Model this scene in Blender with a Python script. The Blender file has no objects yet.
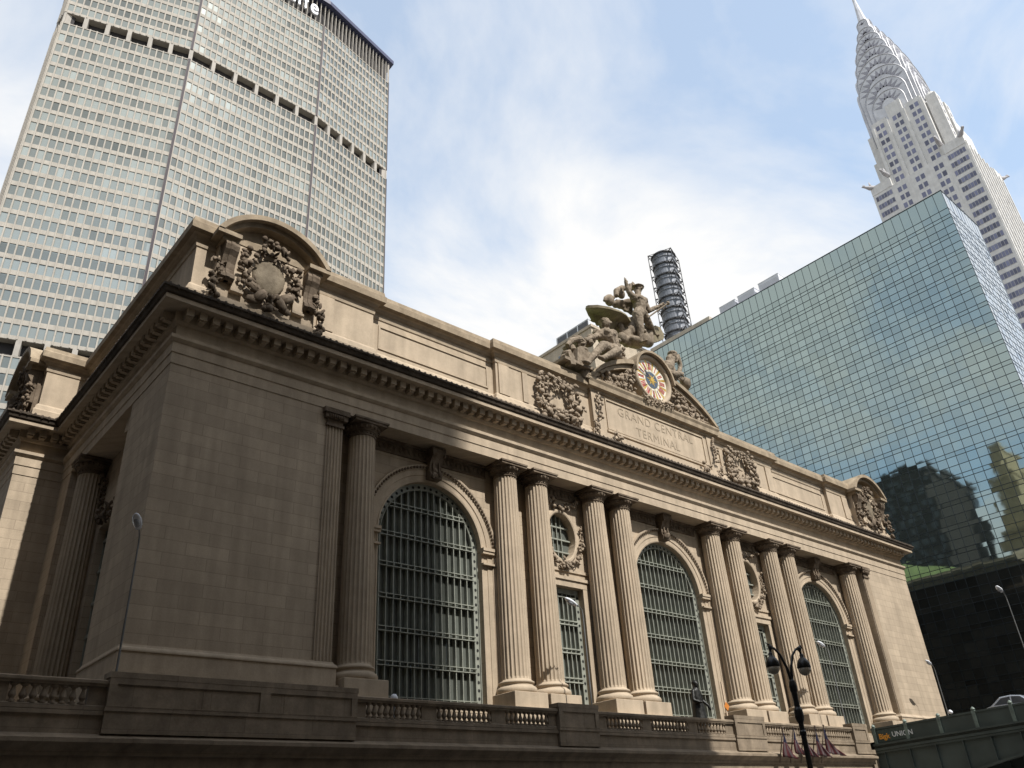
import bpy, math, random
from math import sin, cos, pi, radians, sqrt, atan2, tan
from mathutils import Vector, Matrix, noise as mnoise
random.seed(7)
S = bpy.context.scene
COL = S.collection

# ------------------------------------------------------------------ camera
CAM_F = 811.459
CAM_C = Vector((-11.0, -37.4157, -8.1157))
def _rot(r):
    th = sqrt(sum(a*a for a in r)); k = Vector(r)/th
    return Matrix.Rotation(th, 3, k)
BASE = Matrix(((1,0,0),(0,0,-1),(0,1,0)))
RC = _rot((-0.51121694, -0.71122604, 0.1286709)) @ BASE      # rows: right, down, forward
cd = bpy.data.cameras.new('camera'); cam = bpy.data.objects.new('camera', cd); COL.objects.link(cam)
r0, r1, r2 = RC[0], RC[1], RC[2]
cam.matrix_world = Matrix(((r0.x,-r1.x,-r2.x,CAM_C.x),(r0.y,-r1.y,-r2.y,CAM_C.y),(r0.z,-r1.z,-r2.z,CAM_C.z),(0,0,0,1)))
cd.sensor_width = 36.0; cd.lens = CAM_F/1024*36.0; cd.clip_end = 6000; cd.clip_start = 0.1
S.camera = cam
def project(p):
    q = RC @ (Vector(p)-CAM_C)
    if q.z < 0.1: return None
    return (512+CAM_F*q.x/q.z, 384+CAM_F*q.y/q.z)

# ------------------------------------------------------------------ light
SUN_EL = radians(51.0); SUN_AZ_E = math.atan(0.012)           # a little east of south (south is -Y)
to_sun = Vector((sin(SUN_AZ_E)*cos(SUN_EL), -cos(SUN_AZ_E)*cos(SUN_EL), sin(SUN_EL)))
sd = bpy.data.lights.new('sun', 'SUN'); so = bpy.data.objects.new('sun', sd); COL.objects.link(so)
sd.energy = 4.6; sd.angle = radians(0.7); sd.color = (1.0, 0.965, 0.91)
so.rotation_euler = to_sun.to_track_quat('Z', 'Y').to_euler()
so.location = (0, -60, 120)
W = bpy.data.worlds.new('World'); S.world = W; W.use_nodes = True
def build_world():
    nt = W.node_tree; N = nt.nodes; L = nt.links; N.clear()
    out = N.new('ShaderNodeOutputWorld')
    sky = N.new('ShaderNodeTexSky'); sky.sky_type = 'NISHITA'; sky.sun_disc = False
    sky.sun_elevation = SUN_EL; sky.sun_rotation = pi - SUN_AZ_E; sky.air_density = 1.0; sky.dust_density = 0.5; sky.ozone_density = 1.5
    bg = N.new('ShaderNodeBackground'); bg.inputs[1].default_value = 0.15
    hs = N.new('ShaderNodeHueSaturation'); hs.inputs['Hue'].default_value = 0.488; hs.inputs['Saturation'].default_value = 1.25; hs.inputs['Value'].default_value = 1.45; L.new(sky.outputs[0], hs.inputs['Color']); L.new(hs.outputs[0], bg.inputs[0])
    cl = N.new('ShaderNodeBackground'); cl.inputs[0].default_value = (1.0, 0.995, 0.985, 1); cl.inputs[1].default_value = 0.77
    mix = N.new('ShaderNodeMixShader'); L.new(bg.outputs[0], mix.inputs[1]); L.new(cl.outputs[0], mix.inputs[2])
    tc = N.new('ShaderNodeTexCoord')
    sep = N.new('ShaderNodeSeparateXYZ'); L.new(tc.outputs['Generated'], sep.inputs[0])
    add = N.new('ShaderNodeMath'); add.operation = 'ADD'; add.inputs[1].default_value = 0.22; L.new(sep.outputs[2], add.inputs[0])
    mx = N.new('ShaderNodeMath'); mx.operation = 'MAXIMUM'; mx.inputs[1].default_value = 0.05; L.new(add.outputs[0], mx.inputs[0])
    dx = N.new('ShaderNodeMath'); dx.operation = 'DIVIDE'; L.new(sep.outputs[0], dx.inputs[0]); L.new(mx.outputs[0], dx.inputs[1])
    dy = N.new('ShaderNodeMath'); dy.operation = 'DIVIDE'; L.new(sep.outputs[1], dy.inputs[0]); L.new(mx.outputs[0], dy.inputs[1])
    cmb = N.new('ShaderNodeCombineXYZ'); L.new(dx.outputs[0], cmb.inputs[0]); L.new(dy.outputs[0], cmb.inputs[1])
    mp = N.new('ShaderNodeMapping'); mp.inputs['Scale'].default_value = (1.1, 1.9, 1); mp.inputs['Rotation'].default_value = (0,0,radians(35))
    mp.inputs['Location'].default_value = (8.0, 1.0, 0); L.new(cmb.outputs[0], mp.inputs[0])
    n1 = N.new('ShaderNodeTexNoise'); n1.inputs['Scale'].default_value = 1.3; n1.inputs['Detail'].default_value = 9; n1.inputs['Roughness'].default_value = 0.57
    n1.inputs['Distortion'].default_value = 0.5
    L.new(mp.outputs[0], n1.inputs['Vector'])
    ramp = N.new('ShaderNodeValToRGB'); ramp.color_ramp.elements[0].position = 0.35; ramp.color_ramp.elements[1].position = 0.60
    ramp.color_ramp.elements[0].color = (0.42,0.42,0.42,1)
    L.new(n1.outputs[0], ramp.inputs[0])
    # the broken cloud lies to the north and west; the southern half of the sky is mostly clear
    so_ = N.new('ShaderNodeMapRange'); so_.inputs[1].default_value = -0.35; so_.inputs[2].default_value = 0.25; so_.inputs[3].default_value = 1.0; so_.inputs[4].default_value = 1.0; L.new(sep.outputs[1], so_.inputs[0])
    mm_ = N.new('ShaderNodeMath'); mm_.operation = 'MULTIPLY'; L.new(ramp.outputs[0], mm_.inputs[0]); L.new(so_.outputs[0], mm_.inputs[1]); L.new(mm_.outputs[0], mix.inputs[0])
    L.new(mix.outputs[0], out.inputs[0])
build_world()
S.view_settings.view_transform = 'Standard'; S.view_settings.look = 'None'
S.view_settings.exposure = 0.40; S.view_settings.gamma = 1.0; S.view_settings.use_curve_mapping = False
S.render.engine = 'CYCLES'
S.cycles.max_bounces = 6; S.cycles.diffuse_bounces = 3; S.cycles.glossy_bounces = 4

# ------------------------------------------------------------------ object helpers
WORLD = {}
def wloc(o): return WORLD.get(o.name, Vector((0,0,0))) if o else Vector((0,0,0))
def thing(name, label, cat, loc=(0,0,0), group=None):
    o = bpy.data.objects.new(name, None); COL.objects.link(o); o.location = loc; o.empty_display_size = 0.5
    WORLD[o.name] = Vector(loc); o['label'] = label; o['category'] = cat
    if group: o['group'] = group
    return o
def link(name, me, parent=None, origin=None):
    o = bpy.data.objects.new(name, me); COL.objects.link(o)
    w = Vector(origin) if origin is not None else wloc(parent)
    WORLD[o.name] = w; o.location = w - wloc(parent)
    if parent: o.parent = parent
    return o
class M:
    def __init__(s): s.v = []; s.f = []; s.mi = []
    def add(s, vs, fs, mi=0):
        b = len(s.v); s.v += [tuple(v) for v in vs]; s.f += [tuple(b+i for i in f) for f in fs]; s.mi += [mi]*len(fs); return s
    def quad(s, a, b, c, d, mi=0): return s.add([a,b,c,d], [(0,1,2,3)], mi)
    def box(s, x0,x1,y0,y1,z0,z1, mi=0, R=None, o=None):
        if x0>x1: x0,x1=x1,x0
        if y0>y1: y0,y1=y1,y0
        vs = [(x0,y0,z0),(x1,y0,z0),(x1,y1,z0),(x0,y1,z0),(x0,y0,z1),(x1,y0,z1),(x1,y1,z1),(x0,y1,z1)]
        if R is not None:
            o = Vector(o or (0,0,0)); vs = [o + R @ Vector(v) for v in vs]
        return s.add(vs, [(0,3,2,1),(4,5,6,7),(0,1,5,4),(1,2,6,5),(2,3,7,6),(3,0,4,7)], mi)
    def lathe(s, prof, n=24, c=(0,0,0), mi=0, cap=True, axis='Z'):
        vs = []
        for r, z in prof:
            for i in range(n):
                a = 2*pi*i/n
                if axis=='Z': vs.append((c[0]+r*cos(a), c[1]+r*sin(a), c[2]+z))
                elif axis=='Y': vs.append((c[0]+r*cos(a), c[1]+z, c[2]+r*sin(a)))
        fs = []
        for k in range(len(prof)-1):
            for i in range(n):
                j = (i+1)%n; fs.append((k*n+i, k*n+j, (k+1)*n+j, (k+1)*n+i))
        if cap:
            fs.append(tuple(range(n))[::-1]); fs.append(tuple((len(prof)-1)*n+i for i in range(n)))
        return s.add(vs, fs, mi)
    def tube(s, pts, r, n=8, mi=0):
        pts = [Vector(p) for p in pts]; rs = r if isinstance(r, (list,tuple)) else [r]*len(pts)
        vs = []; up = None
        for k, p in enumerate(pts):
            t = (pts[min(k+1,len(pts)-1)]-pts[max(k-1,0)]).normalized()
            if up is None:
                up = t.orthogonal().normalized()
            up = (up - t*up.dot(t)).normalized(); sd_ = t.cross(up)
            for i in range(n):
                a = 2*pi*i/n; vs.append(p + (up*cos(a)+sd_*sin(a))*rs[k])
        fs = []
        for k in range(len(pts)-1):
            for i in range(n):
                j = (i+1)%n; fs.append((k*n+i,k*n+j,(k+1)*n+j,(k+1)*n+i))
        fs.append(tuple(range(n))[::-1]); fs.append(tuple((len(pts)-1)*n+i for i in range(n)))
        return s.add(vs, fs, mi)
    def ell(s, c, rad, R=None, nu=8, nv=6, mi=0, jit=0.0):
        c = Vector(c); vs = [];
        for j in range(nv+1):
            ph = -pi/2+pi*j/nv
            for i in range(nu):
                a = 2*pi*i/nu; k = 1+random.uniform(-jit,jit)
                v = Vector((rad[0]*cos(ph)*cos(a)*k, rad[1]*cos(ph)*sin(a)*k, rad[2]*sin(ph)*k))
                if R is not None: v = R @ v
                vs.append(c+v)
        fs = [(j*nu+i, j*nu+(i+1)%nu, (j+1)*nu+(i+1)%nu, (j+1)*nu+i) for j in range(nv) for i in range(nu)]
        return s.add(vs, fs, mi)
    def capsule(s, a, b, ra, rb, n=10):
        a = Vector(a); b = Vector(b); d = b-a
        s.tube([a, a+d*.25, a+d*.5, a+d*.75, b], [ra, ra*.8+rb*.22, (ra+rb)*.51, rb*.8+ra*.22, rb], n)
        s.ell(a, (ra,)*3); s.ell(b, (rb,)*3); return s
    def prism(s, poly, y0, y1, mi=0, plane='XZ'):
        n = len(poly)
        if plane=='XZ': vs = [(x,y0,z) for x,z in poly]+[(x,y1,z) for x,z in poly]
        elif plane=='YZ': vs = [(y0,a,z) for a,z in poly]+[(y1,a,z) for a,z in poly]
        else: vs = [(x,y,y0) for x,y in poly]+[(x,y,y1) for x,y in poly]
        fs = [tuple(range(n)), tuple(range(2*n-1,n-1,-1))]+[(i,(i+1)%n,(i+1)%n+n,i+n)[::-1] for i in range(n)]
        return s.add(vs, fs, mi)
    def sweep(s, path, prof, mi=0, cap=True):
        """prof: list of (outward distance, z) swept along an axis-aligned plan path; outward is right of travel."""
        P = [Vector(p) for p in path]; n = len(P); offs = []
        for i in range(n):
            ns = []
            if i>0: d = (P[i]-P[i-1]).normalized(); ns.append(Vector((d.y,-d.x)))
            if i<n-1: d = (P[i+1]-P[i]).normalized(); ns.append(Vector((d.y,-d.x)))
            if len(ns)==1: o = ns[0]
            else: o = (ns[0]+ns[1])/(1+ns[0].dot(ns[1]))
            offs.append(o)
        m = len(prof); vs = []
        for i in range(n):
            for d, z in prof: vs.append((P[i].x+offs[i].x*d, P[i].y+offs[i].y*d, z))
        fs = [(i*m+k, (i+1)*m+k, (i+1)*m+k+1, i*m+k+1) for i in range(n-1) for k in range(m-1)]
        if cap: fs += [tuple(range(m)), tuple((n-1)*m+k for k in range(m))[::-1]]
        return s.add(vs, fs, mi)
    def mesh(s, name, mat, origin=(0,0,0), smooth=False):
        o = Vector(origin); me = bpy.data.meshes.new(name)
        me.from_pydata([tuple(Vector(v)-o) for v in s.v], [], s.f)
        for m in (mat if isinstance(mat,(list,tuple)) else [mat]): me.materials.append(m)
        if any(s.mi): me.polygons.foreach_set('material_index', s.mi)
        if smooth: me.polygons.foreach_set('use_smooth', [True]*len(s.f))
        me.update(); return me
    def build(s, name, mat, parent=None, origin=None, smooth=False, bevel=0, kind=None):
        w = Vector(origin) if origin is not None else wloc(parent)
        o = link(name, s.mesh(name, mat, w, smooth), parent, w)
        if bevel:
            b = o.modifiers.new('bevel','BEVEL'); b.width = bevel; b.segments = 2; b.limit_method = 'ANGLE'; b.angle_limit = radians(40)
        if kind: o['kind'] = kind
        return o
def copy_tree(root, loc):
    """a copy of a thing/part with its children, at a new local location"""
    def rec(o, parent):
        c = o.copy(); COL.objects.link(c); c.parent = parent
        for ch in [x for x in list(bpy.data.objects) if x.parent is o]: rec(ch, c)
        return c
    c = rec(root, root.parent); c.location = loc; return c
def text_mesh(body, size, mat, name, parent, world, extrude=0.02, align='CENTER', rot=(pi/2,0,0), bold=0.0, space=1.0, xscale=1.0):
    cu = bpy.data.curves.new(name, 'FONT'); cu.body = body; cu.size = size; cu.extrude = extrude; cu.align_x = align; cu.offset = bold; cu.space_character = space
    t = bpy.data.objects.new(name, cu); COL.objects.link(t)
    dg = bpy.context.evaluated_depsgraph_get(); me = bpy.data.meshes.new_from_object(t.evaluated_get(dg))
    bpy.data.objects.remove(t); bpy.data.curves.remove(cu)
    me.name = name; me.materials.clear(); me.materials.append(mat)
    me.transform(Matrix.LocRotScale(None, Matrix.Rotation(rot[2],3,'Z') @ Matrix.Rotation(rot[0],3,'X'), Vector((xscale,1,1))))
    return link(name, me, parent, world)

# ------------------------------------------------------------------ materials
def newmat(name):
    m = bpy.data.materials.new(name); m.use_nodes = True; nt = m.node_tree
    return m, nt.nodes, nt.links, nt.nodes['Principled BSDF']
def simple(name, col, rough=0.6, metal=0.0, var=0.0, scale=3.0, bump=0.0, spec=0.5):
    m, N, L, B = newmat(name); B.inputs['Roughness'].default_value = rough; B.inputs['Metallic'].default_value = metal
    B.inputs['Specular IOR Level'].default_value = spec
    B.inputs['Base Color'].default_value = (*col,1)
    if var or bump:
        g = N.new('ShaderNodeNewGeometry'); n = N.new('ShaderNodeTexNoise'); n.inputs['Scale'].default_value = scale; n.inputs['Detail'].default_value = 5
        L.new(g.outputs['Position'], n.inputs['Vector'])
        if var:
            mr = N.new('ShaderNodeMapRange'); mr.inputs[1].default_value=.3; mr.inputs[2].default_value=.7; mr.inputs[3].default_value = 1-var; mr.inputs[4].default_value = 1+var*.6
            L.new(n.outputs[0], mr.inputs[0])
            v = N.new('ShaderNodeVectorMath'); v.operation='SCALE'; v.inputs[0].default_value = col; L.new(mr.outputs[0], v.inputs['Scale']); L.new(v.outputs[0], B.inputs['Base Color'])
        if bump:
            b = N.new('ShaderNodeBump'); b.inputs['Strength'].default_value = bump; b.inputs['Distance'].default_value = 0.05
            L.new(n.outputs[0], b.inputs['Height']); L.new(b.outputs[0], B.inputs['Normal'])
    return m
def stone(name, col, ashlar=None, soot=0.0, rough=0.85, streak=0.20, bumpy=0.25, mortar=0.8, sscale=1.3):
    """weathered limestone: cloudy tone, rain streaks, optional ashlar courses, optional soot blotches"""
    m, N, L, B = newmat(name); B.inputs['Roughness'].default_value = rough; B.inputs['Specular IOR Level'].default_value = 0.25
    g = N.new('ShaderNodeNewGeometry'); sp = N.new('ShaderNodeSeparateXYZ'); L.new(g.outputs['Position'], sp.inputs[0])
    def math_(op, a, b=None):
        n = N.new('ShaderNodeMath'); n.operation = op
        for i, x in enumerate((a,b)):
            if x is None: continue
            if isinstance(x,(int,float)): n.inputs[i].default_value = x
            else: L.new(x, n.inputs[i])
        return n.outputs[0]
    xy = math_('ADD', sp.outputs[0], sp.outputs[1])
    n1 = N.new('ShaderNodeTexNoise'); n1.inputs['Scale'].default_value = 0.55; n1.inputs['Detail'].default_value = 6; n1.inputs['Roughness'].default_value = .65; L.new(g.outputs['Position'], n1.inputs['Vector'])
    st = N.new('ShaderNodeCombineXYZ'); L.new(math_('MULTIPLY', xy, 1.7), st.inputs[0]); L.new(math_('MULTIPLY', sp.outputs[2], 0.16), st.inputs[1])
    n2 = N.new('ShaderNodeTexNoise'); n2.inputs['Scale'].default_value = 1.0; n2.inputs['Detail'].default_value = 5; L.new(st.outputs[0], n2.inputs['Vector'])
    n3 = N.new('ShaderNodeTexNoise'); n3.inputs['Scale'].default_value = 14.0; n3.inputs['Detail'].default_value = 4; L.new(g.outputs['Position'], n3.inputs['Vector'])
    def rng(x, lo, hi, a=.3, b=.7):
        r = N.new('ShaderNodeMapRange'); r.inputs[1].default_value=a; r.inputs[2].default_value=b; r.inputs[3].default_value=lo; r.inputs[4].default_value=hi; L.new(x, r.inputs[0]); return r.outputs[0]
    f = math_('MULTIPLY', rng(n1.outputs[0], .86, 1.08), rng(n2.outputs[0], 1-streak, 1.05))
    f = math_('MULTIPLY', f, rng(n3.outputs[0], .93, 1.05))
    h = math_('MULTIPLY', n3.outputs[0], 0.5)
    if ashlar:
        v = N.new('ShaderNodeCombineXYZ'); L.new(xy, v.inputs[0]); L.new(sp.outputs[2], v.inputs[1])
        br = N.new('ShaderNodeTexBrick'); br.inputs['Scale'].default_value = 1.0; br.inputs['Brick Width'].default_value = ashlar[0]; br.inputs['Row Height'].default_value = ashlar[1]
        br.inputs['Mortar Size'].default_value = 0.018; br.inputs['Mortar Smooth'].default_value = 0.3; br.inputs['Bias'].default_value = 0.0
        br.inputs['Color1'].default_value = (.90,.89,.88,1); br.inputs['Color2'].default_value = (1.04,1.04,1.04,1); br.inputs['Mortar'].default_value = (mortar,)*3+(1,)
        L.new(v.outputs[0], br.inputs['Vector'])
        f = math_('MULTIPLY', f, br.outputs['Color']); h = math_('SUBTRACT', h, math_('MULTIPLY', br.outputs['Fac'], 0.6))
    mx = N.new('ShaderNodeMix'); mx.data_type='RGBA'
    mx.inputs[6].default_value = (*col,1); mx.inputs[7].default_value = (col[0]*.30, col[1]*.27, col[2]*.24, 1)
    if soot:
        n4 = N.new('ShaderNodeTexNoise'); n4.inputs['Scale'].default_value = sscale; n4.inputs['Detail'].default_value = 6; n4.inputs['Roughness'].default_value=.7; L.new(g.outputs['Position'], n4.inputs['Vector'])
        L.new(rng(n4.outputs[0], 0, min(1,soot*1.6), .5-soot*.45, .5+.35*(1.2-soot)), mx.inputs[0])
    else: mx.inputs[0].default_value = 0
    vm = N.new('ShaderNodeVectorMath'); vm.operation='SCALE'; L.new(mx.outputs[2], vm.inputs[0]); L.new(f, vm.inputs['Scale'])
    L.new(vm.outputs[0], B.inputs['Base Color'])
    bp = N.new('ShaderNodeBump'); bp.inputs['Strength'].default_value = bumpy; bp.inputs['Distance'].default_value = 0.04; L.new(h, bp.inputs['Height']); L.new(bp.outputs[0], B.inputs['Normal'])
    return m
LIME = (0.47, 0.38, 0.278)
m_stone = stone('limestone', LIME, soot=0.14)
m_ashlar = stone('ashlar_limestone', LIME, ashlar=(2.1, 0.62), mortar=.70)
m_carved = stone('carved_limestone', (0.41,0.33,0.245), soot=0.5, bumpy=.6, sscale=3.5)
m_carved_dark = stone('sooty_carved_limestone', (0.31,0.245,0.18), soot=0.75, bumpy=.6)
m_sooty = stone('soot_blackened_limestone', (0.125,0.10,0.076), soot=0.6)
m_coping = stone('weathered_coping', (0.40,0.32,0.225), soot=0.42)
m_terrace = stone('shade_toned_terrace_stone', (0.31,0.247,0.178), ashlar=(3.0,0.75), soot=.42)  # stone tone and soot set darker to stand in for low street shade
m_statue = stone('statue_limestone', (0.39,0.32,0.24), soot=0.62, bumpy=.9, sscale=3.2)
m_iron = simple('green_grey_iron', (0.27,0.28,0.235), .55, 0.0, .25, 2.0)
m_hole = simple('dark_gap', (0.012,0.013,0.012), .9)
m_bronze = simple('dark_bronze', (0.016,0.016,0.014), .45, .5, .3, 6)
m_black = simple('black_lamp_paint', (0.010,0.011,0.011), .35, 0, .2, 5)
m_white = simple('white_lamp_shell', (0.72,0.74,0.78), .4)
m_galv = simple('galvanised_pole', (0.16,0.165,0.165), .55, .3, .2, 3)
m_copper = simple('green_copper_roof', (0.23,0.285,0.10), .8, 0, .3, .6)
m_orange = simple('orange_sign', (0.50,0.17,0.025), .6)
m_steelgreen = simple('viaduct_green_steel', (0.062,0.080,0.070), .6, 0, .25, .8)
m_asphalt = simple('asphalt', (0.05,0.05,0.052), .9, 0, .3, 2, .3)
m_pave = simple('pavement', (0.22,0.21,0.20), .9, 0, .2, 1)
m_letter_shade = simple('shaded_letter', (0.30,0.24,0.17), .9)  # darker tone stands in for the shadow inside engraved strokes

def pane_mat(name, col, rough, metal=0.0, tint=0.0, spec=.5, randlo=.6, randhi=1.3, bump=0.0, bscale=1.2, rand2=None, pw=1.0):
    """glass seen from outside: each pane (mesh island) has its own tone"""
    m, N, L, B = newmat(name); B.inputs['Roughness'].default_value = rough; B.inputs['Metallic'].default_value = metal; B.inputs['Specular IOR Level'].default_value = spec
    g = N.new('ShaderNodeNewGeometry')
    pwr = N.new('ShaderNodeMath'); pwr.operation='POWER'; pwr.inputs[1].default_value = pw; L.new(g.outputs['Random Per Island'], pwr.inputs[0])
    mr = N.new('ShaderNodeMapRange'); mr.inputs[3].default_value = randlo; mr.inputs[4].default_value = randhi; L.new(pwr.outputs[0], mr.inputs[0])
    fac = mr.outputs[0]
    if rand2:   # floor-by-floor variation (blinds up or down)
        sp = N.new('ShaderNodeSeparateXYZ'); L.new(g.outputs['Position'], sp.inputs[0])
        dv = N.new('ShaderNodeMath'); dv.operation='MULTIPLY_ADD'; dv.inputs[1].default_value = 1/rand2[0]; dv.inputs[2].default_value = rand2[1]; L.new(sp.outputs[2], dv.inputs[0])
        fl = N.new('ShaderNodeMath'); fl.operation='FLOOR'; L.new(dv.outputs[0], fl.inputs[0])
        xs = N.new('ShaderNodeMath'); xs.operation='MULTIPLY'; xs.inputs[1].default_value = 1/26.0; L.new(sp.outputs[0], xs.inputs[0])
        xf = N.new('ShaderNodeMath'); xf.operation='FLOOR'; L.new(xs.outputs[0], xf.inputs[0])
        cb = N.new('ShaderNodeCombineXYZ'); L.new(fl.outputs[0], cb.inputs[0]); L.new(xf.outputs[0], cb.inputs[1])
        wn = N.new('ShaderNodeTexWhiteNoise'); wn.noise_dimensions='2D'; L.new(cb.outputs[0], wn.inputs['Vector'])
        m2 = N.new('ShaderNodeMapRange'); m2.inputs[3].default_value = rand2[2]; m2.inputs[4].default_value = rand2[3]; L.new(wn.outputs[0], m2.inputs[0])
        mu = N.new('ShaderNodeMath'); mu.operation='MULTIPLY'; L.new(fac, mu.inputs[0]); L.new(m2.outputs[0], mu.inputs[1]); fac = mu.outputs[0]
    vm = N.new('ShaderNodeVectorMath'); vm.operation='SCALE'; vm.inputs[0].default_value = col; L.new(fac, vm.inputs['Scale']); L.new(vm.outputs[0], B.inputs['Base Color'])
    if bump:
        n = N.new('ShaderNodeTexNoise'); n.inputs['Scale'].default_value = bscale; n.inputs['Detail'].default_value = 2; L.new(g.outputs['Position'], n.inputs['Vector'])
        b = N.new('ShaderNodeBump'); b.inputs['Strength'].default_value = bump; b.inputs['Distance'].default_value = 0.1; L.new(n.outputs[0], b.inputs['Height']); L.new(b.outputs[0], B.inputs['Normal'])
    return m
m_station_glass = pane_mat('dusty_station_glass', (0.10,0.108,0.094), .40, 0, spec=.3, randlo=.7, randhi=1.3, bump=.25, bscale=2.5)

# ------------------------------------------------------------------ ground
GZ = -9.8
def ground():
    m = M(); m.quad((-3000,-3000,GZ),(3000,-3000,GZ),(3000,3000,GZ),(-3000,3000,GZ)); o = m.build('ground', m_pave); o['kind'] = 'structure'
    m = M(); m.quad((-400,-33,GZ+.006),(400,-33,GZ+.006),(400,-13.5,GZ+.006),(-400,-13.5,GZ+.006)); o = m.build('road', m_asphalt); o['kind']='structure'
    m = M(); mk = simple('road_paint',(.75,.72,.6),.8)
    for y in (-23.4,-23.1): m.box(-400,400,y-.06,y+.06,GZ+.010,GZ+.014)
    for k in range(-60,60): m.box(k*6,k*6+3,-18.1,-17.98,GZ+.010,GZ+.014); m.box(k*6,k*6+3,-28.1,-27.98,GZ+.010,GZ+.014)
    o = m.build('road_markings', mk); o['kind']='structure'
    for y0,y1 in ((-13.5,-8.0),(-41.5,-33)):
        m = M(); m.box(-400,400,y0,y1,GZ-.1,GZ+.14); o = m.build('pavement', m_pave); o['kind']='structure'
ground()

# ------------------------------------------------------------------ the station
ST = thing('railway_station', 'long limestone railway station with arched windows, paired columns and a clock pediment', 'station', (40,0,-1.5))
WX = 80.0
FOOT = [(-2.86,75),(-2.86,18.84),(0,18.84),(0,0),(WX,0),(WX,75)]
ARCH_X = (17.35, 40.0, 62.65); NAR_X = (28.63, 51.37)
COLX = [11.77,22.93,25.77,31.48,34.34]; COLX = COLX + [80-x for x in COLX[::-1]]
WY = 1.5; ARCH_A = 3.87; SPRING = 8.05; SILL = -1.5; CTOP = 14.12
def arch_curve(xc, a, zs, zb, n=28):
    pts = [(xc+a, zb), (xc+a, zs)]
    pts += [(xc+a*cos(pi*i/n), zs+a*sin(pi*i/n)) for i in range(1,n)]
    pts += [(xc-a, zs), (xc-a, zb)]
    return pts
def ell_curve(xc, zc, a, b, n=32): return [(xc+a*cos(2*pi*i/n), zc+b*sin(2*pi*i/n)) for i in range(n)]
def wall_hole(m, x0,x1,z0,z1, curve, y, flat=False, n=100):
    """wall sheet on plane y with a hole; curve is star-shaped about its centre"""
    cx = sum(p[0] for p in curve)/len(curve); cz = (min(p[1] for p in curve)+max(p[1] for p in curve))/2
    angs = [2*pi*i/n for i in range(n)] + [atan2(z-cz,x-cx)%(2*pi) for x in (x0,x1) for z in (z0,z1)] + [atan2(q[1]-cz,q[0]-cx)%(2*pi) for q in curve]
    angs = sorted(set(round(a,6) for a in angs))
    def hit(a):
        d = (cos(a), sin(a)); best = None
        for i in range(len(curve)):
            p = curve[i]; q = curve[(i+1)%len(curve)]; ex,ez = q[0]-p[0], q[1]-p[1]
            den = d[0]*ez-d[1]*ex
            if abs(den)<1e-12: continue
            t = ((p[0]-cx)*ez-(p[1]-cz)*ex)/den; u = ((p[0]-cx)*d[1]-(p[1]-cz)*d[0])/den
            if t>0 and -1e-6<=u<=1+1e-6: best = t if best is None else min(best,t)
        tx = ((x1-cx) if d[0]>0 else (x0-cx))/d[0] if abs(d[0])>1e-9 else 1e9
        tz = ((z1-cz) if d[1]>0 else (z0-cz))/d[1] if abs(d[1])>1e-9 else 1e9
        to = min(tx,tz); return (cx+d[0]*best, y, cz+d[1]*best), (cx+d[0]*to, y, cz+d[1]*to)
    H = [hit(a) for a in angs]; k = len(H)
    m.add([h[0] for h in H]+[h[1] for h in H], [(i,(i+1)%k,(i+1)%k+k,i+k)[::-1] for i in range(k)])
def reveal(m, curve, y0, y1, closed=True):
    n = len(curve); m.add([(x,y0,z) for x,z in curve]+[(x,y1,z) for x,z in curve], [(i,(i+1)%n,(i+1)%n+n,i+n) for i in range(n if closed else n-1)])
def ring_sweep(m, curve, prof, y, closed=False):
    """moulding round an opening: prof = (outward offset in the wall plane, projection towards the street)"""
    P = [Vector((a,b)) for a,b in curve]; n = len(P); vs = []; k = len(prof)
    for i in range(n):
        a = P[i-1] if (i>0 or closed) else None; b = P[(i+1)%n] if (i<n-1 or closed) else None
        ns = []
        if a is not None: d = (P[i]-a).normalized(); ns.append(Vector((d.y,-d.x)))
        if b is not None: d = (b-P[i]).normalized(); ns.append(Vector((d.y,-d.x)))
        o = ns[0] if len(ns)==1 else (ns[0]+ns[1])/(1+ns[0].dot(ns[1]))
        for off, pr_ in prof: q = P[i]+o*off; vs.append((q.x, y-pr_, q.y))
    rng_ = range(n) if closed else range(n-1)
    m.add(vs, [(i*k+j, ((i+1)%n)*k+j, ((i+1)%n)*k+j+1, i*k+j+1) for i in rng_ for j in range(k-1)])

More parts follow.
